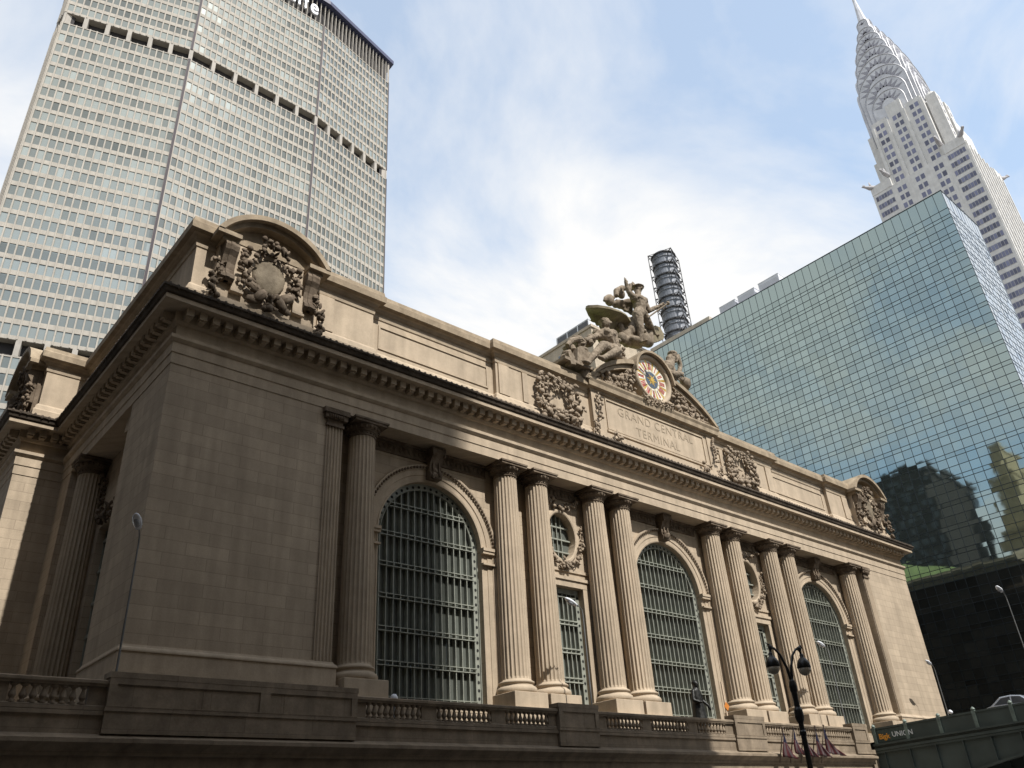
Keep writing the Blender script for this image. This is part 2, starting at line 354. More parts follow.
def station_walls():
    m = M()
    # pavilions and side walls
    zb = -9.8
    m.sweep([(1.5,5.49),(0,5.49),(0,0),(10.03,0),(10.03,WY)], [(0,CTOP+.02),(0,-1.6)], cap=False)
    m.sweep([(69.97,WY),(69.97,0),(WX,0),(WX,75)], [(0,CTOP+.02),(0,-1.6)], cap=False)
    m.sweep([(-2.86,75),(-2.86,18.84),(0,18.84),(0,16.6),(1.5,16.6)], [(0,CTOP+.02),(0,-1.6)], cap=False)
    # west recess wall with a tall opening
    rx = 1.5; ya,yb = 8.6,13.4
    m.quad((rx,5.49,-1.6),(rx,ya,-1.6),(rx,ya,CTOP),(rx,5.49,CTOP)); m.quad((rx,yb,-1.6),(rx,16.6,-1.6),(rx,16.6,CTOP),(rx,yb,CTOP))
    m.quad((rx,ya,9.6),(rx,yb,9.6),(rx,yb,CTOP),(rx,ya,CTOP))
    for a in (ya,yb): m.quad((rx,a,-1.6),(rx+.6,a,-1.6),(rx+.6,a,9.6),(rx,a,9.6))
    m.quad((rx,ya,9.6),(rx+.6,ya,9.6),(rx+.6,yb,9.6),(rx,yb,9.6))
    # front bays
    xs = [10.03,22.93,34.34,45.66,57.07,69.97]
    for i, xc in zip((0,2,4), ARCH_X):
        c = arch_curve(xc, ARCH_A, SPRING, SILL); wall_hole(m, xs[i],xs[i+1],-1.6,CTOP, c, WY); reveal(m, c, WY, WY+.75)
    for i, xc in zip((1,3), NAR_X):
        c = [(xc+1.6,-1.5),(xc+1.6,6.85),(xc-1.6,6.85),(xc-1.6,-1.5)]; wall_hole(m, xs[i],xs[i+1],-1.6,7.6, c, WY, n=24); reveal(m, c, WY, WY+.8)
        c = ell_curve(xc,10.45,1.32,1.72); wall_hole(m, xs[i],xs[i+1],7.6,CTOP, c, WY); reveal(m, c, WY, WY+.65)
    m.quad((10.03,WY+.02,-3.3),(69.97,WY+.02,-3.3),(69.97,WY+.02,-1.48),(10.03,WY+.02,-1.48)); m.quad((10.03,WY+.02,-1.48),(69.97,WY+.02,-1.48),(69.97,WY+1.0,-1.48),(10.03,WY+1.0,-1.48))
    # soffit behind the colonnade
    m.quad((10.03,-.03,CTOP+.01),(69.97,-.03,CTOP+.01),(69.97,WY,CTOP+.01),(10.03,WY,CTOP+.01))
    m.quad((-.03,5.49,CTOP+.01),(-.03,16.6,CTOP+.01),(1.5,16.6,CTOP+.01),(1.5,5.49,CTOP+.01))
    m.build('wall', m_ashlar, ST)
    # moulded base of the pavilions
    for pth in ([(0,5.4),(0,0),(10.03,0),(10.03,1.45)], [(69.97,1.45),(69.97,0),(WX,0),(WX,75)], [(-2.86,75),(-2.86,18.84),(0,18.84),(0,16.7)]):
        b = M(); b.sweep(pth, [(0.0,.16),(.06,.15),(.10,.05),(.20,-.02),(.24,-.10),(.24,-.16),(.19,-.18),(.19,-.95),(.30,-.97),(.30,-3.3),(0,-3.3)]); b.build('base_course', m_stone, ST)
station_walls()

def entablature():
    m = M()
    m.sweep(FOOT, [(-.6,CTOP),(.04,CTOP),(.04,14.72),(.09,14.75),(.09,15.32),(.15,15.36),(.26,15.50),(.26,15.70),(.0,15.75),(.0,16.42),(.10,16.46),(.18,16.60),(-.4,16.60)], cap=False)
    m.build('entablature', m_stone, ST)
    m = M()   # bed mould, dentils and corona
    m.sweep(FOOT, [(-.2,16.61),(.22,16.61),(.22,17.12),(1.12,17.14),(1.12,17.40),(-.4,17.42)], cap=False)
    def dent(p, q):
        p = Vector(p); q = Vector(q); d = (q-p); n = int(d.length/.70); d.normalize(); o = Vector((d.y,-d.x)); R = Matrix(((d.x,o.x,0),(d.y,o.y,0),(0,0,1)))
        for i in range(n):
            c = p + d*((i+.5)*(q-p).length/n)
            m.box(-.20,.20,.2,.74,16.72,17.125, R=R, o=(c.x,c.y,0)); m.box(-.15,.15,.2,.62,16.625,16.72, R=R, o=(c.x,c.y,0))
    for a,b in zip(FOOT[:-1], FOOT[1:]):
        if a==(WX,0): b = (WX,20)
        if a==(-2.86,75): a = (-2.86,50)
        dent(a,b)
    m.build('cornice', m_stone, ST)
    m = M()   # soot-black crown with its row of small antefixes
    m.sweep(FOOT, [(-.4,17.43),(1.12,17.43),(1.22,17.46),(1.30,17.66),(1.38,17.72),(1.38,17.84),(-1.2,17.95)], cap=False)
    for a,b in ((FOOT[1],FOOT[2]),(FOOT[2],FOOT[3]),(FOOT[3],FOOT[4])):
        p = Vector(a); q = Vector(b); d = q-p; n = int(d.length/.42); d.normalize(); o = Vector((d.y,-d.x))
        for i in range(-3,n+3):
            c = p + d*((i+.5)*.42)+o*1.30
            if a==FOOT[2] and i>n-3 or a==FOOT[3] and i<0: pass
            m.ell((c.x,c.y,17.80+random.uniform(-.02,.02)), (.11,.11,.16), nu=6, nv=4, jit=.15)
    m.build('cornice_crown', m_sooty, ST)
entablature()

ATT = [(-2.3,75),(-2.3,19.5),(0.45,19.5),(0.45,0.45),(12.1,0.45),(12.1,0.80),(22.4,0.80),(22.4,0.45),(31.4,.45)]
ATT = ATT + [(48.6,.45),(57.6,0.45),(57.6,0.80),(67.9,0.80),(67.9,0.45),(79.55,0.45),(79.55,75)]
def attic():
    m = M()
    m.sweep(ATT, [(0,17.80),(.32,17.80),(.32,19.05),(.24,19.15),(.16,19.45),(.05,19.6),(0,19.62),(0,22.15),(.06,22.18),(.10,22.38),(.05,22.42),(.05,22.62),(.16,22.68),(.22,22.84),(.34,22.9)], cap=False)
    m.build('attic', m_stone, ST)
    c = M(); c.sweep(ATT, [(-.5,22.85),(.36,22.9),(.60,22.98),(.62,23.42),(.54,23.50),(.50,23.78),(-.7,23.92)], cap=False); c.build('coping', m_coping, ST)
    # back of the parapet and the flat roof behind it
    r = M(); r.quad((1.0,1.4,22.0),(79,1.4,22.0),(79,75,22.0),(1.0,75,22.0)); r.quad((-1.8,20.2,22.0),(.99,20.2,22.0),(.99,75,22.0),(-1.8,75,22.0)); r.build('roof_deck', simple('roof_felt',(.12,.12,.12),.9), ST)
    # raised panel frames
    def frame(x0,x1,z0,z1,y):
        f = M(); t=.14
        for a0,a1,b0,b1 in ((x0,x1,z1-t,z1),(x0,x1,z0,z0+t),(x0,x0+t,z0+t,z1-t),(x1-t,x1,z0+t,z1-t)): f.box(a0,a1,y-.07,y+.02,b0,b1)
        f.build('panel_frame', m_stone, ST)
    for mir in (0,1):
        for x0,x1,y in ((12.7,21.9,.8),):
            a,b = (x0,x1) if not mir else (80-x1,80-x0)
            frame(a,b,19.95,21.75,y)
        for x in (8.9,):  # narrow pilaster strips on the forward blocks
            for u0,u1 in ((8.1,9.2),(22.6,23.6),(24.9,25.4),(30.2,31.0)):
                a,b = (u0,u1) if not mir else (80-u1,80-u0)
                p = M(); p.box(a,b,.33,.46,19.64,22.1); p.build('attic_pilaster', m_stone, ST)
attic()

def copper_roof():
    m = M(); m.add([(3,5,22.6),(78,5,22.6),(78,40,22.6),(3,40,22.6),(14,21,29.5),(70,21,29.5)], [(0,1,5,4),(1,2,5),(2,3,4,5),(3,0,4)]); m.build('roof', m_copper, ST)
copper_roof()

# ---- columns
def shaft_mesh(rb, rt, z0, z1, flutes=22, dep=.085):
    m = M(); per = 8; n = flutes*per; rows = 12; vs=[]
    for k in range(rows+1):
        t = k/rows; r = rb + (rt-rb)*(t**1.6); dd = dep*r*(0.15 if k in (0,rows) else 1)
        z = z0 + (z1-z0)*(0.012 if k==1 else (0.988 if k==rows-1 else t))
        for i in range(n):
            u = (i%per)/per; a = 2*pi*i/n
            q = r if u<.14 else r - dd*sin(pi*(u-.14)/.86)**.8
            vs.append((q*cos(a), q*sin(a), z))
    m.add(vs, [(k*n+i,k*n+(i+1)%n,(k+1)*n+(i+1)%n,(k+1)*n+i) for k in range(rows) for i in range(n)])
    return m
def column(x, y, first=[None]):
    if first[0] is None:
        o = (x,y,0)
        c = shaft_mesh(.885,.765,.20,13.20); c.v = [(a+x,b+y,z) for a,b,z in c.v]
        root = c.build('column', m_stone, ST, o); first[0] = root
        b = M(); b.lathe([(1.18,-.60),(1.22,-.50),(1.24,-.40),(1.20,-.28),(1.10,-.20),(1.02,-.18),(1.0,-.10),(1.04,-.05),(1.09,.0),(1.08,.07),(.98,.13),(.92,.15),(.90,.21)], 40, (x,y,0)); b.build('base', m_stone, root, o, smooth=True)
        b = M(); b.box(x-1.30,x+1.30,y-1.30,y+.9,-1.5,-.605); b.build('plinth', m_stone, root, o, bevel=.03)
        c = M(); c.lathe([(.78,13.15),(.82,13.19),(.83,13.24),(.78,13.28),(.79,13.42),(.84,13.46),(.86,13.52),(.95,13.60),(1.04,13.72),(1.06,13.80),(1.0,13.83)], 40, (x,y,0))
        for i in range(20):
            a = 2*pi*i/20; c.ell((x+.99*cos(a), y+.99*sin(a), 13.69), (.10,.10,.14), nu=6, nv=4)
            c.ell((x+.80*cos(a+.15), y+.80*sin(a+.15), 13.35), (.06,.06,.07), nu=5, nv=4)
        c.box(x-1.10,x+1.10,y-1.10,y+.75,13.83,13.98); c.box(x-1.16,x+1.16,y-1.16,y+.75,13.982,14.10)
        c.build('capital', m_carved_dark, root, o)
        return root
    r = first[0]; w = Vector((x,y,0))-wloc(ST); return copy_tree(r, w)
for x in COLX: column(x, .73)
column(.80, 14.6)
# long step under each pair of columns
for x0,x1 in ((10.2,13.2),(21.4,27.3),(29.9,35.9),(44.1,50.1),(52.7,58.6),(66.8,69.8)):
    b = M(); b.box(x0,x1,-.95,1.49,-3.2,-1.505); b.build('pedestal', m_stone, ST, bevel=.03)
def pilaster(x0,x1,y,axis='X'):
    n = 5; w = (x1-x0)/n; prof = []
    for i in range(n):
        for k in range(7):
            u = k/6; prof.append((x0+w*(i+.12+.76*u), y-.07+.075*sin(pi*u)))
    prof = [(x0,y-.07)]+prof+[(x1,y-.07)]
    m = M(); z0,z1=.16,13.05; k=len(prof)
    if axis=='X': vs = [(a,b,z) for z in (z0,z1) for a,b in prof]
    else: vs = [(b,a,z) for z in (z0,z1) for a,b in prof]
    fs = [(i,i+1,i+1+k,i+k) for i in range(k-1)]
    m.add(vs, fs)
    p = m.build('pilaster', m_stone, ST)
    c = M()
    if axis=='X':
        c.box(x0-.08,x1+.08,y-.16,y+.05,13.05,13.2); c.box(x0-.02,x1+.02,y-.10,y+.05,13.2,13.5); c.box(x0-.2,x1+.25,y-.26,y+.05,13.5,13.8); c.box(x0-.3,x1+.34,y-.34,y+.05,13.8,14.1)
        for i in range(7): c.ell((x0+(i+.5)*(x1-x0)/7,y-.26,13.64),(.08,.1,.13),nu=6,nv=4)
    else:
        c.box(y-.16,y+.05,x0-.08,x1+.08,13.05,13.2); c.box(y-.26,y+.05,x0-.2,x1+.2,13.5,13.8); c.box(y-.10,y+.05,x0-.02,x1+.02,13.2,13.5); c.box(y-.34,y+.05,x0-.3,x1+.3,13.8,14.1)
    c.build('capital', m_carved_dark, p)
pilaster(8.98,9.96,0); pilaster(70.04,71.02,0)

# ---- windows
def arched_window(xc):
    yf = WY+.55; a = ARCH_A-.01
    root = M()
    def top(x): 
        d = abs(x-xc); return SPRING+sqrt(max(0,(a-.35)**2-d*d)) if d<a-.35 else SPRING
    nx = 14
    for i in range(nx+1):
        x = xc-(a-.40)+(2*(a-.40))*i/nx; root.box(x-.026,x+.026,yf-.16,yf+.10,SILL,top(x))
    z = SILL+.45; zs=[]
    while z < SPRING+a-.6: zs.append(z); z += 1.86
    for z in zs:
        hw = a-.36 if z<=SPRING else sqrt(max(.01,(a-.36)**2-(z-SPRING)**2))
        for dz in (-.12,.12): root.box(xc-hw,xc+hw,yf-.20,yf+.02,z+dz-.024,z+dz+.024)
        for i in range(nx+1):
            x = xc-(a-.40)+(2*(a-.40))*i/nx
            if abs(x-xc)<hw-.05: root.box(x-.03,x+.03,yf-.205,yf-.1,z-.09,z+.09)
    fr = root.build('arched_window', m_iron, ST)
    b = M(); c = arch_curve(xc,a,SPRING,SILL,36); ring_sweep(b, c, [(-.40,-.02),(-.40,.16),(-.34,.20),(-.34,.12),(-.06,.12),(-.06,.20),(0,.20)], yf); 
    b.build('border', m_iron, fr)
    h = M()
    pts = []; L_=0; 
    cc = arch_curve(xc,a-.20,SPRING,SILL,60); acc = .3
    for p,q in zip(cc[:-1],cc[1:]):
        p=Vector(p);q=Vector(q); d=(q-p).length; s_=acc
        while s_<d: pts.append(p+(q-p)*(s_/d)); s_+=.46
        acc = s_-d
    for p in pts: h.lathe([(.095,-.002),(.095,.01)], 10, (p.x,yf-.13,p.y), axis='Y')
    h.build('border_hole', m_hole, fr, kind='stuff')
    g = M(); n = 14; zz = [SILL]+zs+[SPRING+a]
    for i in range(n):
        x0 = xc-(a-.40)+(2*(a-.40))*i/n; x1 = xc-(a-.40)+(2*(a-.40))*(i+1)/n
        for z0,z1 in zip(zz[:-1],zz[1:]):
            t0 = min(z1, top(x0)); t1 = min(z1, top(x1))
            if max(t0,t1)<=z0: continue
            y = yf+.12; j = random.uniform(-.004,.004)
            g.quad((x0+.01,y+j,z0),(x1-.01,y-j,z0),(x1-.01,y-j,max(z0+.01,t1)),(x0+.01,y+j,max(z0+.01,t0)))
    g.build('pane', m_station_glass, fr)
    # archivolt, imposts, keystone
    v = M(); c = arch_curve(xc,ARCH_A,SPRING,SILL-.0,40)
    ring_sweep(v, c, [(0,-.0),(0,.05),(.10,.08),(.12,.05),(.42,.05),(.44,.10),(.80,.10),(.83,.16),(.92,.18),(.98,.24),(1.10,.26),(1.12,.0)], WY)
    av = v.build('archivolt', m_stone, ST)
    bd = M(); nb = 62
    for i in range(nb+1):
        aa = pi*i/nb; rr = ARCH_A+.93; bd.ell((xc+rr*cos(aa),WY-.22,SPRING+rr*sin(aa)),(.10,.09,.10),nu=6,nv=4)
    bd.build('bead_moulding', m_carved_dark, av)
    for s in (-1,1):
        im = M()
        x0 = xc+s*(ARCH_A-.05); x1 = xc+s*(ARCH_A+1.2)
        im.box(x0,x1,WY-.30,WY,7.92,8.10); im.box(x0,x1,WY-.36,WY+.3,8.103,8.30); im.box(x0,x1,WY-.30,WY,7.2,7.32)
        im.build('impost', m_stone, ST)
    k = M(); z0,z1 = 12.05,14.05
    pr_ = [(.05,z0),(.55,z0+.02),(.62,z0+.25),(.50,z0+.45),(.52,z0+.9),(.75,z0+1.35),(.95,z0+1.6),(.98,z0+1.85),(.9,z1),(.05,z1)]
    P = [(WY-a_,b_) for a_,b_ in pr_]; k.prism(P, xc-.45, xc+.45, plane='YZ')
    for s in (-1,1):
        k.box(xc+s*.45-.05,xc+s*.45+.05,WY-.98,WY-.1,z0+1.4,z1-.002)
        k.box(xc+s*.22-.05,xc+s*.22+.05,WY-.64,WY-.1,z0+.25,z0+1.2)
    for i in range(7): k.ell((xc+random.uniform(-.3,.3),WY-.62,z0+.1+random.uniform(0,.4)),(.14,.14,.18),jit=.2)
    k.build('keystone', m_carved_dark, ST)
for x in ARCH_X: arched_window(x)

def leaf(m, p, d, ln, wd, up=(0,-1,0)):
    d = Vector(d).normalized(); u = Vector(up); s_ = d.cross(u)
    if s_.length<.01: s_ = Vector((1,0,0))
    s_.normalize(); u = s_.cross(d)
    R = Matrix((d,s_,u)).transposed()
    m.ell(Vector(p), (ln/2, wd/2, wd*.28), R, nu=7, nv=5, jit=.12)
def garland(m, pts, r, dens=9.0, y=None):
    """a rope of fruit and leaves along points"""
    pts = [Vector(p) for p in pts]
    for a,b in zip(pts[:-1],pts[1:]):
        d = b-a; n = max(1,int(d.length*dens))
        for i in range(n):
            t = (i+random.random())/n; c = a+d*t
            off = Vector((random.gauss(0,.5),-abs(random.gauss(0,.45)),random.gauss(0,.5)))*r
            if random.random()<.45: q = r*random.uniform(.32,.6); m.ell(c+off,(q,q*.9,q),nu=7,nv=5,jit=.1)
            else: leaf(m, c+off, (random.gauss(0,1),random.gauss(0,.4),random.gauss(0,1)), r*random.uniform(1.0,1.9), r*random.uniform(.5,.8), (random.gauss(0,.4),-1,random.gauss(0,.4)))
def ring_pts(cx,cz,rx,rz,y,n=24,a0=0,a1=2*pi): return [(cx+rx*cos(a0+(a1-a0)*i/n),y,cz+rz*sin(a0+(a1-a0)*i/n)) for i in range(n+1)]

def narrow_bay(xc):
    yf = WY+.55; m = M()
    for i in range(7):
        x = xc-1.25+2.5*i/6; m.box(x-.03,x+.03,yf-.15,yf+.08,-1.5,6.5)
    for k in range(5):
        z = -1.05+1.86*k
        for dz in (-.13,.13): m.box(xc-1.28,xc+1.28,yf-.19,yf+.01,z+dz-.045,z+dz+.045)
    w = m.build('narrow_window', m_iron, ST)
    b = M()
    for x0,x1,z0,z1 in ((xc-1.6,xc-1.27,-1.5,6.84),(xc+1.27,xc+1.6,-1.5,6.84),(xc-1.268,xc+1.268,6.5,6.84)): b.box(x0,x1,yf-.14,yf+.06,z0,z1)
    b.build('border', m_iron, w)
    h = M()
    for s in (-1,1):
        for k in range(17): h.lathe([(.095,-.002),(.095,.01)],10,(xc+s*1.435,yf-.15,-1.2+.47*k),axis='Y')
    h.build('border_hole', m_hole, w, kind='stuff')
    g = M()
    for i in range(6):
        for k in range(6):
            z0 = -1.5 if k==0 else -1.05+1.86*(k-1); z1 = min(6.6,-1.05+1.86*k); x0 = xc-1.25+2.5*i/6
            if z1>z0: g.quad((x0+.005,yf+.1,z0),(x0+2.5/6-.005,yf+.1,z0),(x0+2.5/6-.005,yf+.1,z1),(x0+.005,yf+.1,z1))
    g.build('pane', m_station_glass, w)
    s = M()   # stone surround and lintel
    for sx in (-1,1): s.box(xc+sx*1.6,xc+sx*2.0,WY-.10,WY+.02,-1.5,6.85)
    s.box(xc-2.0,xc+2.0,WY-.12,WY+.02,6.852,7.30); s.box(xc-2.15,xc+2.15,WY-.22,WY+.02,7.302,7.52); s.box(xc-2.3,xc+2.3,WY-.10,WY+.02,7.9,8.1)
    s.build('window_surround', m_stone, ST)
    # oval window
    o = M(); yo = WY+.50
    for t in (-.42,0,.42): hh = 1.72*sqrt(1-(t/1.32)**2); o.box(xc+t-.03,xc+t+.03,yo-.1,yo+.06,10.45-hh,10.45+hh)
    for t in (-1.0,-.1,.8): hw = 1.32*sqrt(1-(t/1.72)**2); o.box(xc-hw,xc+hw,yo-.12,yo+.02,10.45+t-.05,10.45+t+.05)
    ov = o.build('oval_window', m_iron, ST)
    g = M(); g.add([(x,yo+.08,z) for x,z in ell_curve(xc,10.45,1.32,1.72)], [tuple(range(32))]); g.build('pane', m_station_glass, ov)
    r = M(); ring_sweep(r, ell_curve(xc,10.45,1.32,1.72,40)[::1], [(0,0),(0,.10),(.08,.14),(.22,.14),(.30,.05),(.32,0)], WY, closed=True); r.build('oval_moulding', m_stone, ST)
    c = M(); garland(c, ring_pts(xc,10.3,1.75,2.05,WY-.12,20,pi*1.02,pi*1.98), .26, 11); c.build('wreath', m_carved, ST, smooth=True); c = M(); garland(c, [(xc-1.9,WY-.12,11.0),(xc-1.95,WY-.12,9.6)], .2); c.build('side_drop', m_carved, ST, smooth=True); c = M(); garland(c, [(xc+1.9,WY-.12,11.4),(xc+1.95,WY-.12,9.8)], .2); c.build('side_drop', m_carved, ST, smooth=True); c = M()
    garland(c, [(xc-.5,WY-.15,8.35),(xc+.5,WY-.15,8.35)], .3, 16); c.build('wreath_boss', m_carved, ST, smooth=True); c = M()
    garland(c, [(xc-1.8,WY-.15,13.3),(xc-.6,WY-.15,12.6),(xc+.6,WY-.15,12.6),(xc+1.8,WY-.15,13.3)], .3, 9)
    c.build('swag', m_carved, ST, smooth=True)
for x in NAR_X: narrow_bay(x)

def frieze_band():
    # carved dark band under the soffit between the columns
    for x0,x1 in ((12.9,21.8),(26.9,30.35),(35.5,44.5),(49.65,53.1),(58.2,67.1)):
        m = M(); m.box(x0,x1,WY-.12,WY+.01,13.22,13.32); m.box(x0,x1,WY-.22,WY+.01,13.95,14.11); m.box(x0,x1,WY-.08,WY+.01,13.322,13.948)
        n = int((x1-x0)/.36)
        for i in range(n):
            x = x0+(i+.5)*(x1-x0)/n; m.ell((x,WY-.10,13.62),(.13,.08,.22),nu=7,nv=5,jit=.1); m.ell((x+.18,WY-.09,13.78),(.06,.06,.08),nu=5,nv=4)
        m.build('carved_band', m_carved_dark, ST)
frieze_band()

def west_recess():
    # mullioned window in the side recess and the fluted antae beside it
    m = M()
    for i in range(9): y = 8.7+4.6*i/8; m.box(1.9,2.1,y-.04,y+.04,-1.5,9.5)
    for k in range(6): m.box(1.85,2.05,8.65,13.35,-.6+1.86*k,-.42+1.86*k)
    w = m.build('side_window', m_iron, ST); g = M(); g.quad((2.15,8.6,-1.6),(2.15,13.4,-1.6),(2.15,13.4,9.6),(2.15,8.6,9.6)); g.build('pane', m_station_glass, w)
    c = M(); garland(c, [(1.35,9.0,10.0),(1.3,10.2,9.9),(1.3,11.5,9.9),(1.35,13,10.0)], .3, 14); c.build('side_wreath', m_carved_dark, ST)
    for yy in (8.4,13.6): c = M(); garland(c, [(1.35,yy,13),(1.35,yy,10)], .25, 14); c.build('side_drop', m_carved_dark, ST)
    p = M(); n=5; y0,y1 = 5.62,7.0; w_=(y1-y0)/n
    pts=[(y0,.0)]
    for i in range(n):
        for k in range(7): u=k/6; pts.append((y0+w_*(i+.12+.76*u), .08*sin(pi*u)))
    pts.append((y1,0)); k=len(pts)
    p.add([(.55+b,a,z) for z in (.1,13.1) for a,b in pts], [(i,i+1,i+1+k,i+k) for i in range(k-1)])
    p.box(.56,1.52,y0-.1,y0,.1,13.1); p.box(.56,1.52,y1,y1+.02,.1,13.1); p.box(.3,1.52,5.5,7.2,13.1,14.1); p.box(.4,1.52,5.5,7.2,-1.6,.1)
    p.build('side_pilaster', m_stone, ST)
west_recess()

# ---- corner cartouches on the attic
def arc_pts(x0,x1,zb,zt,n=20,f0=0.0,f1=1.0):
    h=(x1-x0)/2; rise=zt-zb; R=(h*h+rise*rise)/(2*rise); cx=(x0+x1)/2; cz=zt-R; a=math.asin(min(1,h/R))
    if rise>h: a = pi-a
    return [(cx+R*sin(-a+2*a*(f0+(f1-f0)*i/n)), cz+R*cos(-a+2*a*(f0+(f1-f0)*i/n))) for i in range(n+1)]
def arched_hood(m, x0,x1,zb,zt,th,y0,y1,f0=0.0,f1=1.0):
    o = arc_pts(x0,x1,zb,zt,20,f0,f1); i_ = arc_pts(x0+th*1.0,x1-th*1.0,zb,zt-th,20,f0,f1)
    n=len(o); vs=[(x,y,z) for y in (y0,y1) for x,z in o]+[(x,y,z) for y in (y0,y1) for x,z in i_]
    fs=[]
    for k in range(n-1):
        fs += [(k,k+1,n+k+1,n+k)[::-1], (2*n+k,2*n+k+1,3*n+k+1,3*n+k), (k,k+1,2*n+k+1,2*n+k), (n+k,n+k+1,3*n+k+1,3*n+k)[::-1]]
    fs += [(0,n,3*n,2*n),(n-1,2*n-1,4*n-1,3*n-1)[::-1]]
    m.add(vs,fs)
def cartouche(xc, west=False):
    hw = 3.05
    b = M(); b.box(xc-hw,xc+hw,-.10,.9,17.86,23.3)
    b.box(xc-hw-.35,xc+hw+.35,-.35,.9,17.86,18.9)
    for s in (-1,1): b.box(xc+s*1.55,xc+s*2.2,-.32,-.09,19.6,20.9); b.box(xc+s*1.5,xc+s*2.25,-.42,-.09,19.45,19.6)
    if west:   # turn the finished blocks round to face west on the side wing
        pass
    def tw(m):
        if west: m.v = [(-2.15+(y-.35), 23.2-(x-xc), z) for x,y,z in m.v]
        return m
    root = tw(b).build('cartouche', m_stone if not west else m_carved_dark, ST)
    h = M(); arched_hood(h, xc-hw-.5,xc+hw+.5,23.0,25.15,.34,-1.0,1.3); arched_hood(h, xc-hw-.15,xc+hw+.15,23.0,24.8,.3,-.62,.9)
    h.box(xc-hw-.5,xc-hw+.9,-.95,1.0,22.72,22.998); h.box(xc+hw-.9,xc+hw+.5,-.95,1.0,22.72,22.998)
    h.box(xc-hw-.1,xc-hw+.85,-.7,.6,22.45,22.718); h.box(xc+hw-.85,xc+hw+.1,-.7,.6,22.45,22.718)
    tym = arc_pts(xc-hw,xc+hw,23.0,24.5); h.prism(tym, -.06, .9)
    tw(h).build('hood', m_coping, root)
    c = M()
    for s in (-1,1):
        x = xc+s*2.55
        P_=[(-.08,22.44),(-.72,22.44),(-.82,22.2),(-.74,21.9),(-.55,21.6),(-.40,21.2),(-.34,20.8),(-.40,20.5),(-.55,20.35),(-.58,20.12),(-.42,19.95),(-.08,19.95)]
        c.prism(P_,x-.40,x+.40,plane='YZ'); c.prism([(a_-.05,b_) for a_,b_ in P_[1:-1]]+[(-.2,19.95),(-.2,22.43)],x-.12,x+.12,plane='YZ'); tw(c).build('console', m_carved_dark, root); c = M()
        garland(c, [(x+s*.55,-.35,21.2),(x+s*.65,-.4,20.0),(x+s*.75,-.45,18.6)], .33, 13); tw(c).build('side_drop', m_carved_dark, root, smooth=True); c = M()
        garland(c, [(xc+s*1.5,-.25,22.7),(xc+s*1.75,-.35,21.4),(xc+s*1.3,-.35,20.2)], .36, 9)
        leaf(c, (xc+s*1.0,-.5,20.1), (s*.8,0,.5), 1.3,.7); leaf(c,(xc+s*.6,-.6,19.6),(s*.5,0,-.8),1.2,.7); leaf(c,(xc+s*.9,-.5,19.3),(s*1,0,-.3),1.1,.6); tw(c).build('palm_leaf', m_carved_dark, root, smooth=True); c = M()
    garland(c, ring_pts(xc,21.4,1.35,1.55,-.30,22), .30, 9)
    garland(c, [(xc-.8,-.5,23.2),(xc,-.6,23.5),(xc+.8,-.5,23.2)], .38, 11)
    garland(c, [(xc,-.6,20.0),(xc,-.6,18.7)], .42, 10)
    tw(c).build('ornament', m_carved_dark, root, smooth=True)
    d = M(); d.ell((xc,-.12,21.4),(1.0,.24,1.22),nu=32,nv=20,jit=.03); tw(d).build('shield', stone('rough_shield',(0.30,0.25,0.18),soot=.6,bumpy=1.0), root, smooth=True)
cartouche(4.6); cartouche(75.4); cartouche(10.0, west=True)

def attic_wreath(xc):
    c = M(); garland(c, ring_pts(xc,20.9,1.35,1.25,.15,24), .36, 10); garland(c, [(xc-1.9,.2,22.2),(xc-1.0,.1,22.3),(xc,.05,22.0),(xc+1.0,.1,22.3),(xc+1.9,.2,22.2)], .34, 9)
    for s in (-1,1): garland(c, [(xc+s*1.85,.15,22.2),(xc+s*1.95,.1,20.6),(xc+s*1.7,.05,19.1)], .42, 10); leaf(c,(xc+s*1.2,0,19.3),(s,0,-.3),1.6,.7)
    garland(c, [(xc-1.6,.0,19.3),(xc,.0,19.0),(xc+1.6,.0,19.3)], .42, 11)
    c.build('wreath', m_carved, ST, smooth=True)
attic_wreath(28.3); attic_wreath(51.7)

